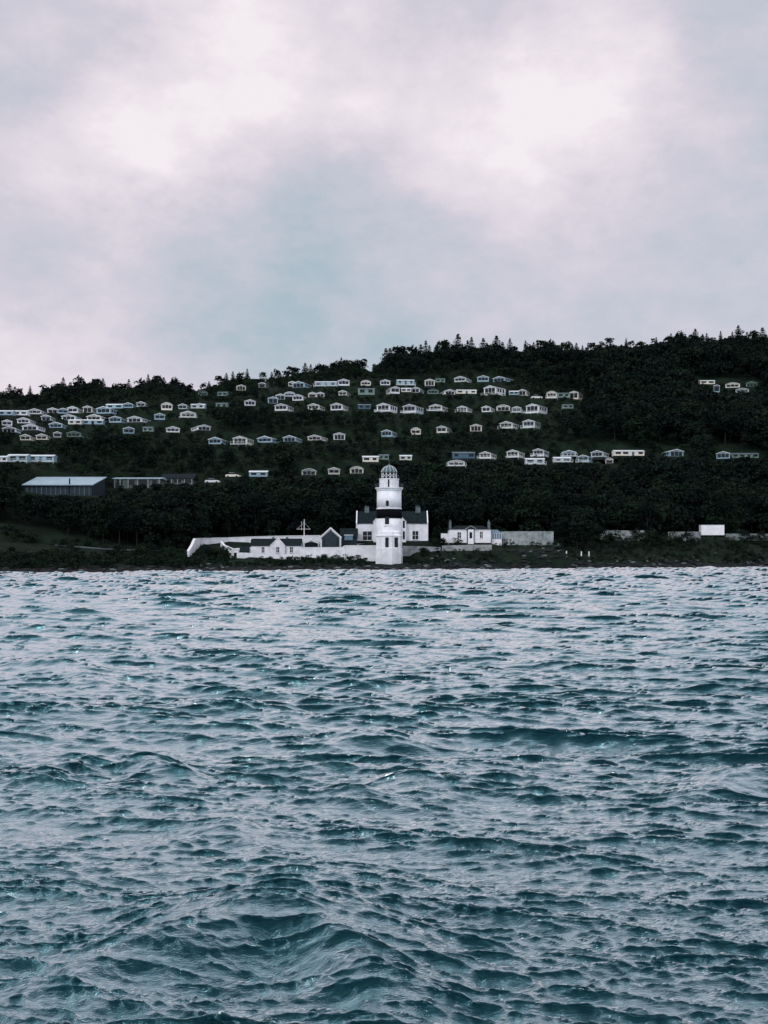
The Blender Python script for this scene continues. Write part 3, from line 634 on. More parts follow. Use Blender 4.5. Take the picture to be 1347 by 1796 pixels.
# shore furniture
def post(px, t, b, Y, label):
    x, Y, z = cast(px, b, 262, 330); z = float(height(x, Y)); th = thing('white_post', label, 'post', (x, Y, z), 0, 'white posts on the foreshore'); KEEP.append((px-2, px+2, t-1, b, Y))
    hh = 1.05; MB().box(-.13, .13, -.1, .1, -1, hh).build('shaft', M['paint2'], th); MB().box(-.16, .16, -.13, .13, hh+.002, hh+.08).build('cap', M['paint2'], th)
post(993.5, 966.5, 975, 296, 'white post on the foreshore, leftmost, below the round tree')
post(1019.5, 966.5, 975, 298, 'white post on the foreshore, middle of three')
post(1033, 966.5, 975, 299, 'white post on the foreshore, rightmost of three')
def sign(px, t, b, Y, label, w=.8):
    x = PX(px, Y); z = PZ(b+8, Y); th = thing('notice_board', label, 'sign', (x, Y, z))
    hh = PZ(t, Y)-z; hb = PZ(b, Y)-z; MB().box(-.05, .05, -.05, .05, -1, hh).build('post', M['bark'], th); MB().box(-w/2, w/2, -.1, -.052, hb, hh).build('panel', M['cg'], th)
sign(977, 953.5, 960, 294, 'small pale notice board at the foot of the round tree', 1.0)
def gate():
    Y = 286.; x0 = PX(881, Y); z = PZ(956, Y)
    th = thing('timber_fence', 'dark timber fence with pale posts in front of the stone wall beside the conservatory', 'fence', (x0, Y, z))
    for k in range(6): MB().box(k*.5-.06, k*.5+.06, -.06, .06, -1, 1.5+.1*(k % 2)).build('post', M['deck'] if k in (3, 5) else M['bark'], th)
    f = MB()
    for zz in (.5, 1.0, 1.35): f.box(-.1, 2.6, .062, .1, zz, zz+.09)
    f.build('rail', M['bark'], th)
gate()

# ------------------------------------------------------------------ ground mesh
xs = np.concatenate([np.arange(-900, -230, 20), np.arange(-230, -130, 3), np.arange(-130, 150, 1.0), np.arange(150, 300, 2.5), np.arange(300, 901, 20)])
ys = np.concatenate([np.arange(120, 200, 8), np.arange(200, 345, 1.0), np.arange(345, 560, 1.6), np.arange(560, 1400, 25)])
GX, GY = np.meshgrid(xs, ys); GZ = height(GX, GY)
nx, ny = len(xs), len(ys); idx = np.arange(nx*ny).reshape(ny, nx)
F = np.stack([idx[:-1, :-1], idx[:-1, 1:], idx[1:, 1:], idx[1:, :-1]], -1).reshape(-1, 4)
def groundmat():
    m = bpy.data.materials.new('hillside_ground'); m.use_nodes = True; nt = m.node_tree; N = nt.nodes; L = nt.links; b = N['Principled BSDF']
    b.inputs['Roughness'].default_value = .95; b.inputs['Specular IOR Level'].default_value = .1
    g = N.new('ShaderNodeNewGeometry'); sp = N.new('ShaderNodeSeparateXYZ'); L.new(g.outputs['Position'], sp.inputs[0])
    def noise(sc, dt):
        n = N.new('ShaderNodeTexNoise'); n.inputs['Scale'].default_value = sc; n.inputs['Detail'].default_value = dt; n.inputs['Roughness'].default_value = .7; L.new(g.outputs['Position'], n.inputs['Vector']); return n
    n1 = noise(.25, 8); n2 = noise(.9, 6)
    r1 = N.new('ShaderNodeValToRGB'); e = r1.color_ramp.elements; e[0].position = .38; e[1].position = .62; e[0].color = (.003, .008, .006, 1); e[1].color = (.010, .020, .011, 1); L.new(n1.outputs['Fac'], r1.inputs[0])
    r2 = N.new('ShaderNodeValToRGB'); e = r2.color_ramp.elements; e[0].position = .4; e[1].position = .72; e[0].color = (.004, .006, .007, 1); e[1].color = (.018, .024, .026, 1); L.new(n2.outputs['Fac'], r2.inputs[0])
    a = N.new('ShaderNodeMath'); a.operation = 'MULTIPLY_ADD'; L.new(n2.outputs['Fac'], a.inputs[0]); a.inputs[1].default_value = 3.0; L.new(sp.outputs['Z'], a.inputs[2])
    mr = N.new('ShaderNodeMapRange'); L.new(a.outputs[0], mr.inputs[0]); mr.inputs['From Min'].default_value = 2.1; mr.inputs['From Max'].default_value = 3.0
    mx = N.new('ShaderNodeMix'); mx.data_type = 'RGBA'; L.new(mr.outputs[0], mx.inputs['Factor']); L.new(r2.outputs[0], mx.inputs['A']); L.new(r1.outputs[0], mx.inputs['B']); L.new(mx.outputs['Result'], b.inputs['Base Color'])
    bp = N.new('ShaderNodeBump'); bp.inputs['Distance'].default_value = .4; L.new(n2.outputs['Fac'], bp.inputs['Height']); L.new(bp.outputs[0], b.inputs['Normal'])
    return m
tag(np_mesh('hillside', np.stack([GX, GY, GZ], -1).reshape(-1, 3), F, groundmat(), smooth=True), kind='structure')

# ------------------------------------------------------------------ vegetation
def quads(c, size, rng, flat=.5):
    """random leaf-clump quads round centres c (n,3)"""
    n = len(c); a = rng.normal(size=(n, 3)); a[:, 2] *= flat; a /= np.linalg.norm(a, axis=1)[:, None]
    b = rng.normal(size=(n, 3)); b -= (b*a).sum(1)[:, None]*a; b /= np.linalg.norm(b, axis=1)[:, None]
    s = np.asarray(size).reshape(-1, 1)*rng.uniform(.6, 1.3, (n, 1)); t = s*rng.uniform(.45, .9, (n, 1))
    v = np.stack([c-a*s-b*t*.5, c+b*t*-.9+a*s*.2, c+a*s+b*t*.4, c+b*t-a*s*.1], 1)
    return v.reshape(-1, 3), np.arange(4*n).reshape(n, 4)
def broad_pts(rng, n, squash=1.0):
    """crown within unit radius 0.5 wide, z from .18 to 1"""
    k = rng.integers(7, 12); lobes = []
    for i in range(k):
        a = rng.uniform(0, 6.28); r = rng.uniform(0, .27); z = rng.uniform(.13, .84); R_ = rng.uniform(.13, .22)*(1.15-abs(z-.55))
        lobes.append((r*math.cos(a), r*math.sin(a), z, R_))
    lobes.append((0, 0, .6, .26))
    L_ = np.array(lobes); w = L_[:, 3]**2; w /= w.sum(); ch = rng.choice(len(L_), n, p=w)
    d = rng.normal(size=(n, 3)); d /= np.linalg.norm(d, axis=1)[:, None]; d[:, 2] = np.where(d[:, 2] < -.3, -d[:, 2]*.6, d[:, 2])
    rr = L_[ch, 3]*rng.uniform(.72, 1.08, n); p = L_[ch, :3]+d*rr[:, None]*np.array([1, 1, .85])
    p[:, 2] = np.clip(p[:, 2], .03, 1.04); return p
def pine_pts(rng, n):
    z = rng.uniform(.12, 1, n)**.85; lay = np.round(z*11)/11; z = lay*.2+z*.8
    r = ((1-z)**.7*.24+.018)*rng.uniform(0, 1, n)**.6*1.12*(1+.16*np.sin(lay*47))*(1+.3*np.sin(rng.integers(0, 6, n)*1.7)); a = rng.uniform(0, 6.28, n)
    return np.stack([r*np.cos(a), r*np.sin(a), z-r*.25+.02], 1)
def proto(name, kind, seed, n, size, leaf):
    rng = np.random.default_rng(seed)
    if kind == 'pine': p = pine_pts(rng, n); v, f = quads(p, size*np.clip(1.45-p[:, 2]*1.25, .42, 1.2), rng, .7)
    elif kind == 'bush':
        p = broad_pts(rng, n)*np.array([1.5, 1.5, 1.0]); p[:, 2] = (p[:, 2]-.15)*1.15; v, f = quads(p, size, rng)
    else: p = broad_pts(rng, n); v, f = quads(p, size, rng)
    root = bpy.data.objects.new(name, None)
    cr = np_mesh('crown' if kind != 'bush' else 'foliage', v, f, leaf, root)
    COL.objects.link(root)
    tr = MB()
    if kind == 'pine': tr.bar((0, 0, -.08), (0, 0, .9), .016, 6, .003)
    else:
        tr.bar((0, 0, -.08), (.01, 0, .5), .022 if kind != 'bush' else .02, 6, .012)
        for k in range(5):
            a = k*1.3+seed; tr.bar((0, 0, .28+.04*k), (.2*math.cos(a), .2*math.sin(a), .5+.06*k), .01, 4, .003)
    t = tr.build('trunk' if kind != 'bush' else 'stem', M['bark'], root)
    return root, [cr, t], (v, f)
leafs = [M['leafA'], M['leafB'], M['leafC'], M['leafB']]
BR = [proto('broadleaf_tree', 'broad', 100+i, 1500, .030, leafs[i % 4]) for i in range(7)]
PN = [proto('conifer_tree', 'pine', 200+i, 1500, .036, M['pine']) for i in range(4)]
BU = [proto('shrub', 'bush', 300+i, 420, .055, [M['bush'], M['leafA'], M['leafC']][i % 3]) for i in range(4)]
LITE = {k: [] for k in 'bpu'}
for i in range(6):
    rng = np.random.default_rng(500+i); LITE['b'].append(quads(broad_pts(rng, 330), .055, rng))
for i in range(3):
    rng = np.random.default_rng(600+i); p = broad_pts(rng, 150)*np.array([1.5, 1.5, 1]); p[:, 2] = (p[:, 2]-.15)*1.15; LITE['u'].append(quads(p, .085, rng))

SKX = np.array([-400,0,40,70,100,145,165,195,230,270,290,310,345,385,405,430,470,505,560,590,625,655,665,690,715,740,765,797,835,870,900,930,960,1000,1040,1075,1110,1148,1200,1235,1265,1290,1315,1347,1700])
SKYY = np.array([700,684,681,680,669,661,659,670,669,654,668,660,674,660,653,650,655,645,637,630,629,642,626,605,608,607,599,594,602,593,602,599,593,602,600,592,597,590,579,586,584,575,579,583,575.])
KP = np.array([k for k in KEEP])
def fit_height(x, y, z, H, wr):
    """largest height <= H whose crown leaves every kept thing behind it in view"""
    px = CX+x/y*FPX
    for _ in range(10):
        hw = H*wr/y*FPX; top = HOR-(z+H-CAMZ)/y*FPX; bot = HOR-(z-CAMZ)/y*FPX
        hit = (KP[:, 4] > y-1.0) & (KP[:, 0] < px+hw) & (KP[:, 1] > px-hw) & (KP[:, 3]-1.5 > top) & (KP[:, 2] < bot+3)
        if not hit.any(): return H
        H *= .78
        if H < .5: return 0
    return 0
def blocked(x, y, r):
    for (cx, cy, ca, sa, hx, hy, pz, bl) in PADS:
        dx = x-cx; dy = y-cy
        if abs(dx*ca+dy*sa) < hx+r and abs(-dx*sa+dy*ca) < hy+r: return True
    return False
def yn_of(x, y): return y-(np.interp(x/y, SU, SY)-256)
cands = []
rng = np.random.default_rng(3)
y = 272.0
while y < 620:
    half = .44*y; step = 3.6 if y < 560 else 6
    x = -half+rng.uniform(0, step)
    while x < half:
        xx = x+rng.uniform(-1.4, 1.4); yy = y+rng.uniform(-1.6, 1.6); cands.append((xx, yy)); x += step*rng.uniform(.8, 1.3)
    y += step*(.95)
bro, pin, shr = [], [], []
for (x, y) in cands:
    yn = float(yn_of(x, y)); px = CX+x/y*FPX; u = x/y
    if yn < 287: continue
    edge = yn < 293
    patch = math.sin(x*.05+1.3)*math.sin(y*.061+.4)+.5*math.sin(x*.13+y*.09)
    if blocked(x, y, .6): continue
    z = float(height(x, y)); py = HOR-(z-CAMZ)/y*FPX
    wood = yn < 345 or px > 1040 or yn > 482 or (px < 380 and yn > 462)
    if yn > 575: wood = rng.random() < .6
    if wood: H = rng.uniform(7.5, 13.5)*(1+.18*patch)
    else:
        H = rng.uniform(2.0, 5.0)+max(patch, 0)*2.5
        if rng.random() < .05: H = rng.uniform(6, 10)
    conif = wood and yn > 470 and rng.random() < .32
    wr = .24 if conif else .5
    # ridge trees: crown tops follow the skyline
    sk = float(np.interp(px, SKX, SKYY)); zmax = CAMZ+(HOR-sk)/FPX*y-z
    if yn > 440:
        zmax -= 15*y/FPX
        jit = abs(rng.normal(0, 13))*y/FPX
        if yn > 500 and zmax > 3: H = min(max(H, zmax-jit), zmax+(1.2 if conif else -2.2)*rng.random())
        H = min(H, zmax+(1.0 if conif else .1))
        if H > 17: H = rng.uniform(12, 17)
    if edge: H = rng.uniform(2.2, 3.8); conif = False; wr = .5
    if H < 1.2: continue
    H2 = fit_height(x, y, z, H, wr)
    if H2 < 1.2: continue
    if blocked(x, y, H2*wr*.75): 
        H2 *= .5
        if H2 < 1.2 or blocked(x, y, H2*wr*.6): continue
    it = (x, y, z, H2, rng.uniform(0, 6.28), H2/y)
    (shr if H2 < 4.2 else pin if conif and H2 > 5 else bro).append(it)
# crest trees that stand up against the sky
p_ = -30.0; k_ = 0
while p_ < 1380:
    Yc = float(np.interp((p_-CX)/FPX, SU, SY))-256+rng.uniform(505, 548); xx = PX(p_, Yc); z = float(height(xx, Yc)); sk = float(np.interp(p_, SKX, SKYY))
    up = abs(rng.normal(0, 9)) if k_ % 3 else rng.uniform(-4, 2)
    H = CAMZ+(HOR-sk-up)/FPX*Yc-z
    if 3 < H < 24:
        it = (xx, Yc, z, H, rng.uniform(0, 6.28), H/Yc)
        if rng.random() < .38: pin.append((xx, Yc, z, H+rng.uniform(0, 1.8), it[4], 1.0))
        else: bro.append(it)
    p_ += rng.uniform(4, 12); k_ += 1
# low growth over the slopes between the caravans
for _ in range(2600):
    y = rng.uniform(330, 500); x = rng.uniform(-.42, .30)*y; yn = float(yn_of(x, y))
    if yn < 335 or blocked(x, y, .4): continue
    z = float(height(x, y)); H = fit_height(x, y, z, rng.uniform(.9, 2.6), .6)
    if H > .7: shr.append((x, y, z-.1, H, rng.uniform(0, 6.28), H/y))
# scrub running down to the rocks
for _ in range(1500):
    u_ = rng.uniform(-.40, .40); yn = rng.uniform(261, 287); y = yn+float(np.interp(u_, SU, SY))-256; x = u_*y; p = CX+u_*FPX
    if 655 < p < 712 or blocked(x, y, .3): continue
    z = float(height(x, y)); H = fit_height(x, y, z, rng.uniform(.6, 1.9)*(1.3 if p < 320 else 1), .6)
    if H > .5: shr.append((x, y, z-.1, H, rng.uniform(0, 6.28), .0001))
# the foreshore bushes and named trees
for (px, py, Y, H) in [(1012,962,300,11.5),(998,958,302,9.5),(1030,964,301,8.5),(983,954,300,6),(1050,955,306,7)]:
    x = PX(px, Y); bro.append((x, Y, float(height(x, Y)), H, rng.uniform(0, 6), 9))
FB = []
for (px, Y, H) in [(1136,314,5.6),(1146,315,5.0),(1122,314,4.2),(1157,316,3.6),(1176,319,4.6),(1186,320,3.4),(1205,322,4.8),(1212,323,3.0),(1076,313,4.4),(1068,313,3.2),(1099,314,2.6),(1224,325,2.6),(1285,331,2.6),(1320,334,3.2),(1345,336,3.0),(1050,310,3.4),(1165,317,3.0),(1194,321,2.8),(1110,314,2.2),(1300,333,2.6),(1062,312,2.4)]:
    x = PX(px, Y); FB.append((x, Y, float(height(x, Y))-.3, H, rng.uniform(0, 6), 8.5))
for (px, Y, H, n) in [(350,270,2.2,5),(380,270,2.4,6),(362,276,1.8,4),(395,269,1.6,4),(560,273.5,1.5,3),(580,273.5,1.7,5),(592,273.5,1.5,4),(548,273.5,1.1,3),(500,270,1.3,5),(525,271,1.3,4),(470,269.5,1.2,5),(636,273.5,1.1,2),(655,272.5,1.0,3),(610,273.3,.7,2),
                      (740,274,1.6,5),(765,278,1.7,5),(780,276,1.2,4),(720,276,1.3,4),(820,279,1.3,6),(860,280,1.5,6),(900,283,1.6,6),(940,286,1.6,6),(965,288,1.8,5),(895,280,1.3,5),(850,277,1.2,4),
                      (1060,306,1.6,6),(1100,308,1.6,6),(1150,312,1.8,6),(1200,316,1.7,6),(1260,322,1.6,6),(1300,326,1.8,6),(1340,330,1.8,5),(1080,300,1.3,5),(1180,306,1.3,5),(1280,312,1.5,5),(778,289,2.4,3),(768,288,2,3),
                      (20,262,3,5),(60,262,2.6,5),(110,262,2.5,5),(160,264,2.4,5),(210,264,2.3,5),(260,266,2.4,5),(300,268,2.2,5),(40,240,1.8,6),(120,245,1.8,6),(200,248,1.6,6),(280,255,1.6,6),(330,262,1.5,5)]:
    for k in range(n):
        p = px+rng.normal(0, 11); yy = Y+rng.normal(0, 1.2); x = PX(p, yy)
        if 657 < p < 708 and yy < 278: continue
        if blocked(x, yy, .2): continue
        FB.append((x, yy, float(height(x, yy))-.15, H*rng.uniform(.7, 1.2), rng.uniform(0, 6), 8))
shr += FB
bro.sort(key=lambda t: -t[5]); pin.sort(key=lambda t: -t[5]); shr.sort(key=lambda t: -t[5])
print('trees', len(bro), 'conifers', len(pin), 'shrubs', len(shr))
def place(protos, items, name, labeler, cat, group):
    used = [False]*len(protos)
    for i, (x, y, z, H, rz, _) in enumerate(items):
        j = i % len(protos); root, kids, _m = protos[j]; sw = 1+.25*math.sin(i*7.3)
        sc = (H*sw, H*sw, H); lb = labeler(x, y, H)
        if not used[j]:
            used[j] = True; root.location = (x, y, z); root.rotation_euler = (0, 0, rz); root.scale = sc; tag(root, lb, cat, group(x, y))
        else: copy_thing(root, kids, (x, y, z), rz, sc, lb, cat, group(x, y))
def zone(x, y):
    yn = float(yn_of(x, y)); px = CX+x/y*FPX
    if yn > 480: return 'on the skyline ridge'
    if yn < 350: return 'in the dark wood behind the shore buildings' if px < 980 else 'in the dark wood behind the roadside wall'
    return 'in the tall wood right of the caravans' if px > 1040 else 'between the rows of caravans'
MARKS = [(40, 'at the left edge of the hill'), (110, 'below the left half of the long barn'), (190, 'below the right end of the barn'), (280, 'below the pillared holiday block'), (345, 'below the dark roofed clubhouse'),
         (410, 'above the curved end of the wall'), (470, 'above the tiny outhouse'), (530, 'above the white cottage'), (600, 'above the glazed gable'), (655, 'left of the lighthouse lantern'), (712, 'directly behind the lighthouse'), (760, 'right of the keepers house'),
         (825, 'behind the left half of the lodge'), (880, 'behind the conservatory'), (970, 'behind the tall stone wall'), (1060, 'behind the three white posts'), (1140, 'above the roadside wall'), (1225, 'left of the white box trailer'), (1275, 'behind the white box trailer'), (9999, 'at the right edge of the hill')]
def where(x, y, H):
    px = CX+x/y*FPX; yn = float(yn_of(x, y)); mk = next(t for lim, t in MARKS if px < lim)
    rank = 'foreshore' if yn < 290 else 'lowest row' if yn < 305 else 'lower slope' if yn < 325 else 'middle slope' if yn < 350 else 'upper slope' if yn < 480 else 'skyline'
    return rank, mk
CNT = {}
def tlabel(word):
    def f(x, y, H):
        rank, mk = where(x, y, H); size = 'tall' if H > 10 else 'medium' if H > 7 else 'short'
        key = '%s %s, %s, %s' % (size, word, rank, mk); return key
    return f
place(BR, bro[:300], 'broadleaf_tree', tlabel('broadleaf tree'), 'tree', lambda x, y: 'broadleaf trees '+zone(x, y))
place(PN, pin[:300], 'conifer_tree', tlabel('pointed conifer'), 'tree', lambda x, y: 'conifers '+zone(x, y))
def szone(x, y):
    yn = float(yn_of(x, y)); px = CX+x/y*FPX
    if yn < 292: return 'on the foreshore left of the lighthouse' if px < 680 else 'on the foreshore right of the lighthouse'
    return zone(x, y)
place(BU, shr[:300], 'shrub', tlabel('green shrub'), 'shrub', lambda x, y: 'shrubs '+szone(x, y))
def merge(items, lib, name, mats, label):
    # one object of several materials for the rest of the wood
    V = []; Fs = []; MI = []; o = 0
    for i, (x, y, z, H, rz, _) in enumerate(items):
        v, f = lib[i % len(lib)]; c, s = math.cos(rz), math.sin(rz)
        w = np.empty_like(v); w[:, 0] = (v[:, 0]*c-v[:, 1]*s)*H+x; w[:, 1] = (v[:, 0]*s+v[:, 1]*c)*H+y; w[:, 2] = v[:, 2]*H+z
        V.append(w); Fs.append(f+o); MI.append(np.full(len(f), i*7 % len(mats), np.int32)); o += len(v)
    ob = np_mesh(name, np.concatenate(V), np.concatenate(Fs), mats[0])
    for m in mats[1:]: ob.data.materials.append(m)
    ob.data.polygons.foreach_set('material_index', np.concatenate(MI)); ob.data.update()
    return tag(ob, label, 'woodland', None, 'stuff')
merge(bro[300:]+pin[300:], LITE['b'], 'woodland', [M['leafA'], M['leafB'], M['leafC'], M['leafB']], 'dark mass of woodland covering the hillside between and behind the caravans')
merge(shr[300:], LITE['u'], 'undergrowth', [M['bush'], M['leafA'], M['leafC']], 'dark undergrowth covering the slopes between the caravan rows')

# ------------------------------------------------------------------ foreshore rocks
def rock_mesh(seed):
    rg = np.random.default_rng(seed); import bmesh
    bm = bmesh.new(); bmesh.ops.create_icosphere(bm, subdivisions=2, radius=.5)
    pl = [(Vector(rg.normal(size=3)).normalized(), rg.uniform(.25, .42)) for _ in range(9)]
    for v in bm.verts:
        for n_, d in pl:
            e = v.co.dot(n_)-d
            if e > 0: v.co -= n_*e
        v.co.z *= .6
    me = bpy.data.meshes.new('boulder'); bm.to_mesh(me); bm.free(); return me
RM = [rock_mesh(40+i) for i in range(5)]
for me, mm in zip(RM, ['rock', 'rockl', 'rock', 'rockl', 'rock']): me.materials.append(M[mm])
rv = []; nb = 0; V = []; Fs = []; o = 0; tri = []
for me in RM:
    v = np.empty(len(me.vertices)*3, np.float32); me.vertices.foreach_get('co', v); v = v.reshape(-1, 3)
    f = np.array([tuple(p.vertices) for p in me.polygons]); tri.append((v, f))
rg = np.random.default_rng(9); MI = []
for i in range(2600):
    u = rg.uniform(-.42, .42); off = abs(rg.normal(0, 6.5))-1.5; Y = float(np.interp(u, SU, SY))+off; x = u*Y
    z = float(height(x, Y)); s = rg.uniform(.3, 1.1)*(1.3 if off < 8 else .8); px = CX+u*FPX
    if 660 < px < 706 and off > 8: continue
    if nb < 60 and 975 < px < 1347 and 7 < off < 15 or (nb < 100 and s > 1.35 and off < 10):
        ob = bpy.data.objects.new('boulder', RM[(1, 3)[i % 2]] if 7 < off < 15 else RM[(0, 2, 4)[i % 3]]); COL.objects.link(ob); ob.location = (x, Y, z); ob.rotation_euler = (0, 0, rg.uniform(0, 6)); ob.scale = (s*1.5, s*1.2, s*1.1)
        mk = where(x, Y, 1)[1]
        if 7 < off < 15: tag(ob, 'pale boulder, upper foreshore, '+mk, 'boulder', 'pale boulders along the upper foreshore')
        else: tag(ob, 'dark wet boulder, water edge, '+mk, 'boulder', 'dark boulders along the water edge')
        nb += 1; continue
    v, f = tri[i % 5]; a = rg.uniform(0, 6); c, s_ = math.cos(a), math.sin(a); w = np.stack([(v[:, 0]*c-v[:, 1]*s_)*s*1.6+x, (v[:, 0]*s_+v[:, 1]*c)*s+Y, v[:, 2]*s+z], 1)
    V.append(w); Fs.append(f+o); o += len(v); MI.append(np.full(len(f), 1 if i % 11 == 0 else 0, np.int32))
ob = np_mesh('foreshore_rocks', np.concatenate(V), np.concatenate(Fs), M['rock']); ob.data.materials.append(M['rockl']); ob.data.polygons.foreach_set('material_index', np.concatenate(MI))
tag(ob, 'dark broken rocks and stones covering the foreshore along the water', 'rocks', None, 'stuff')

# ------------------------------------------------------------------ water
FRW = .62
def make_water():
    q = .0023; rows = [2.0]
    while rows[-1] < 7.5: rows.append(rows[-1]+.12)
    while rows[-1] < 380: rows.append(rows[-1]*(1+q))
    rows = np.array(rows)
    ucore = np.linspace(-.40, .40, 820); ul = -np.geomspace(.405, 3.0, 50)[::-1]; ur = np.geomspace(.405, 3.0, 50)
    U = np.concatenate([ul, ucore, ur]); Yg = rows[:, None]*np.ones((1, len(U))); Xg = rows[:, None]*U[None, :]
    Xg = Xg.astype(np.float32); Yg = Yg.astype(np.float32)
    rg = np.random.default_rng(21); n = 190; lam = np.geomspace(11, .085, n)
    DX = np.zeros_like(Xg); DY = np.zeros_like(Xg); Z = np.zeros_like(Xg); SL = np.zeros_like(Xg)
    RID = [None]
    res = np.maximum(.0023*rows, .8*rows/820)
    for i, l in enumerate(lam):
        k = 2*math.pi/l
        main = R(-104) ; spr = R(17) if l > 2 else R(9) if l > .6 else R(12) if l > .25 else R(22)
        a = main+rg.normal(0, spr); d = (math.cos(a), math.sin(a))
        ka = .046*(.22 if l > 7 else (.36 if l > 3 else .85) if l > 1.2 else 1.15 if l > .45 else 2.1)*rg.uniform(.5, 1.4)
        A = ka/k; ph = rg.uniform(0, 6.28)
        w = np.clip(l/(1.7*res)-1, 0, 1).astype(np.float32)
        m_ = w > 0
        if not m_.any(): continue
        last = np.nonzero(m_)[0][-1]+1
        # slow grouping so crests come and go along their length
        g = 1+.8*np.sin(Xg[:last]*(k*.13)*math.cos(a+1.3)+Yg[:last]*(k*.13)*math.sin(a+1.3)+ph*2.1)
        t = Xg[:last]*(k*d[0])+Yg[:last]*(k*d[1])+ph
        g *= w[:last, None]*A*(1+1.3*np.clip((rows[:last, None]-60)/120, 0, 1).astype(np.float32))
        if l > .3: g *= (1-(.45 if l > .8 else .3)*np.clip((26-Yg[:last])/10, 0, 1))
        if l < 1.4:
            if RID[0] is None: sd = float(Z.std()); RID[0] = np.clip(1.0+.16*(Z/sd+.35*np.roll(Z, 3, axis=0)/sd), .8, 1.35).astype(np.float32)
            g *= RID[0][:last]
        c = np.cos(t)*g; s = np.sin(t)*g
        Z[:last] += c; ch = .9 if l > .8 else 1.15; DX[:last] -= s*d[0]*ch; DY[:last] -= s*d[1]*ch; SL[:last] += c*k
    # the swell in the foreground: a long ridge crest
    def ridge(pts, h, wf, wb):
        px_, py_ = np.array(pts).T; Xc = Xg-.12*(Yg-py_.mean())
        yc = sum(np.interp(Xc+o_*(px_[-1]-px_[0]), px_, py_) for o_ in (-.06, -.03, 0, .03, .06))/5
        yc = yc+.10*np.sin(Xg*2.3)+.05*np.sin(Xg*5.1+1)
        t = np.clip((Xc-px_[0])/(px_[-1]-px_[0]), 0, 1); D = Yg-yc; wd = np.where(D < 0, wf, wb)
        return h*np.exp(-(np.abs(D)/wd)**1.7)*np.maximum(np.sin(np.pi*t), 0)**1.1
    def G(px, py, hz=0.0): Y_ = (CAMZ-hz)*FPX/(py-HOR); return ((px-CX)/FPX*Y_, Y_)
    Zr = ridge([G(40,1690,.2),G(160,1650,.3),G(300,1622,.35),G(420,1590,.4),G(520,1582,.42),G(590,1612,.4),G(700,1690,.35),G(860,1745,.2)], .46, .62, 1.7)
    Zr += ridge([G(560,1590,.2),G(740,1650,.25),G(960,1710,.1)], .10, .3, .7)
    Zr += ridge([G(20,1360,.2),G(200,1318,.3),G(380,1365,.2)], .26, .7, 1.3)
    Zr += ridge([G(540,1292,.2),G(640,1280,.3),G(780,1296,.2)], .20, .8, 1.3)
    Zr += ridge([G(560,1385,.2),G(690,1362,.3),G(860,1392,.2)], .20, .6, 1.1)
    Zr += ridge([G(1160,1385,.2),G(1347,1345,.3),G(1500,1350,.2)], .26, .7, 1.3)
    Zr += ridge([G(-60,1150,.3),G(80,1160,.3),G(300,1215,.2)], .26, 1.2, 2.0)
    Zr += ridge([G(220,1458,.2),G(370,1440,.25),G(530,1468,.2)], .16, .4, .8)
    Z += Zr
    V = np.stack([Xg+DX, Yg+DY, Z], -1).reshape(-1, 3)
    nr, nc = Xg.shape; idx = np.arange(nr*nc, dtype=np.int32).reshape(nr, nc)
    F = np.stack([idx[:-1, :-1], idx[:-1, 1:], idx[1:, 1:], idx[1:, :-1]], -1).reshape(-1, 4)
    m = bpy.data.materials.new('sea_water'); m.use_nodes = True; nt = m.node_tree; N = nt.nodes; L = nt.links; b = N['Principled BSDF']
    b.inputs['Base Color'].default_value = (.001, .015, .021, 1); b.inputs['Roughness'].default_value = .06; b.inputs['IOR'].default_value = 1.33; b.inputs['Specular IOR Level'].default_value = 0.0
    g = N.new('ShaderNodeNewGeometry')
    def noise(sc, dt, st, dist=0.0, rough=.6):
        mp = N.new('ShaderNodeMapping'); L.new(g.outputs['Position'], mp.inputs['Vector']); mp.inputs['Scale'].default_value = st; mp.inputs['Rotation'].default_value = (0, 0, R(-12))
        n_ = N.new('ShaderNodeTexNoise'); n_.inputs['Scale'].default_value = sc; n_.inputs['Detail'].default_value = dt; n_.inputs['Distortion'].default_value = dist; n_.inputs['Roughness'].default_value = rough; L.new(mp.outputs[0], n_.inputs['Vector']); return n_
    n1 = noise(2.2, 7, (.4, 1.5, 1), .1); n2 = noise(13, 6, (.55, 1.4, 1), .3, .7)
    b1 = N.new('ShaderNodeBump'); b1.inputs['Distance'].default_value = .05; L.new(n1.outputs['Fac'], b1.inputs['Height'])
    b2 = N.new('ShaderNodeBump'); b2.inputs['Distance'].default_value = .022; L.new(n2.outputs['Fac'], b2.inputs['Height']); L.new(b1.outputs[0], b2.inputs['Normal']); L.new(b2.outputs[0], b.inputs['Normal'])
    # reflection that climbs steeply towards grazing view, as on water
    lw = N.new('ShaderNodeLayerWeight'); lw.inputs['Blend'].default_value = .5; L.new(b2.outputs[0], lw.inputs['Normal'])
    def mth(op, a, c):
        n_ = N.new('ShaderNodeMath'); n_.operation = op
        for q_, v_ in enumerate((a, c)):
            if isinstance(v_, (int, float)): n_.inputs[q_].default_value = v_
            else: L.new(v_, n_.inputs[q_])
        return n_.outputs[0]
    cosn = mth('MAXIMUM', mth('SUBTRACT', 1.0, lw.outputs['Facing']), 0.0)
    fr = mth('MAXIMUM', mth('EXPONENT', mth('MULTIPLY', mth('POWER', mth('DIVIDE', cosn, FRW), 5.6), -1.0), 0.0), .02)
    gl = N.new('ShaderNodeBsdfGlossy'); gl.inputs['Roughness'].default_value = .065; 
    gc = N.new('ShaderNodeValToRGB'); e_ = gc.color_ramp.elements; e_[0].position = .22; e_[0].color = (1, 1, 1, 1); e_[1].position = .60; e_[1].color = (.20, .54, .62, 1); L.new(cosn, gc.inputs[0]); L.new(gc.outputs[0], gl.inputs['Color'])
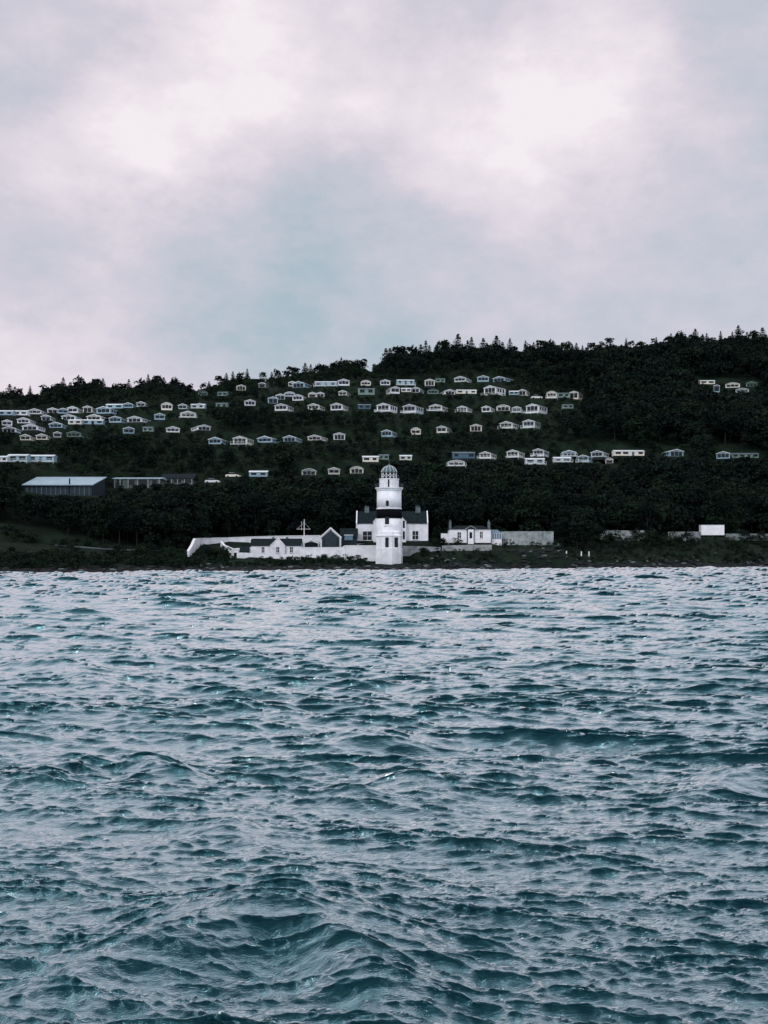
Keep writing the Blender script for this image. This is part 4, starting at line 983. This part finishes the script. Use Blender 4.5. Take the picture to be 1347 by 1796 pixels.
    L.new(b2.outputs[0], gl.inputs['Normal'])
    ms = N.new('ShaderNodeMixShader'); L.new(fr, ms.inputs[0]); L.new(b.outputs[0], ms.inputs[1]); L.new(gl.outputs[0], ms.inputs[2]); L.new(ms.outputs[0], N['Material Output'].inputs['Surface'])
    # foam where crests pinch
    at = N.new('ShaderNodeAttribute'); at.attribute_name = 'foam'
    n3 = noise(14, 4, (1, 1, 1))
    mm = N.new('ShaderNodeMath'); mm.operation = 'MULTIPLY'; L.new(at.outputs['Fac'], mm.inputs[0]); L.new(n3.outputs['Fac'], mm.inputs[1])
    mr = N.new('ShaderNodeMapRange'); L.new(mm.outputs[0], mr.inputs[0]); mr.inputs['From Min'].default_value = .40; mr.inputs['From Max'].default_value = .55
    mx = N.new('ShaderNodeMix'); mx.data_type = 'RGBA'; L.new(mr.outputs[0], mx.inputs['Factor']); mx.inputs['A'].default_value = (.001, .015, .021, 1); mx.inputs['B'].default_value = (.7, .76, .8, 1); L.new(mx.outputs['Result'], b.inputs['Base Color'])
    ob = np_mesh('sea', V, F, m, smooth=True)
    foam = np.clip((SL-1.75)/.7, 0, 1).astype(np.float32)
    a = ob.data.attributes.new('foam', 'FLOAT', 'POINT'); a.data.foreach_set('value', foam.ravel())
    tag(ob, kind='structure')
make_water()
# surf along the right hand shore
def surf():
    rg = np.random.default_rng(5); V = []; Fs = []; o = 0
    for i in range(420):
        px = rg.choice([rg.normal(1130, 40), rg.normal(1240, 30), rg.uniform(700, 1347), rg.normal(690, 15)], p=[.35, .3, .25, .1]); u = (px-CX)/FPX; Y = float(np.interp(u, SU, SY))-rg.uniform(-.6, 1.8); x = u*Y; s = rg.uniform(.2, .7)
        v, f = tri[i % 5]; V.append(np.stack([v[:, 0]*s*3+x, v[:, 1]*s+Y, v[:, 2]*s*.5+.16], 1)); Fs.append(f+o); o += len(v)
    tag(np_mesh('surf', np.concatenate(V), np.concatenate(Fs), M['foam']), 'thin white surf breaking along the rocks of the right shore', 'surf', None, 'stuff')
surf()

# ------------------------------------------------------------------ labels shared by look-alikes are told apart by their order from the left
ORD2 = ORD+['twenty-'+w for w in ORD[:9]]+['thirtieth']+['thirty-'+w for w in ORD[:9]]+['fortieth']+['forty-'+w for w in ORD[:9]]
bylab = {}
for o in list(COL.objects):
    if o.parent is None and o.get('label') and o.get('category') in ('tree', 'shrub', 'boulder'): bylab.setdefault(o['label'], []).append(o)
for lb, obs in bylab.items():
    if 1 < len(obs) <= len(ORD2):
        obs.sort(key=lambda o: o.location.x/o.location.y)
        for k, o in enumerate(obs): o['label'] = ORD2[k]+' '+lb.replace(',', ' from left,', 1) if ',' in lb else ORD2[k]+' from left, '+lb
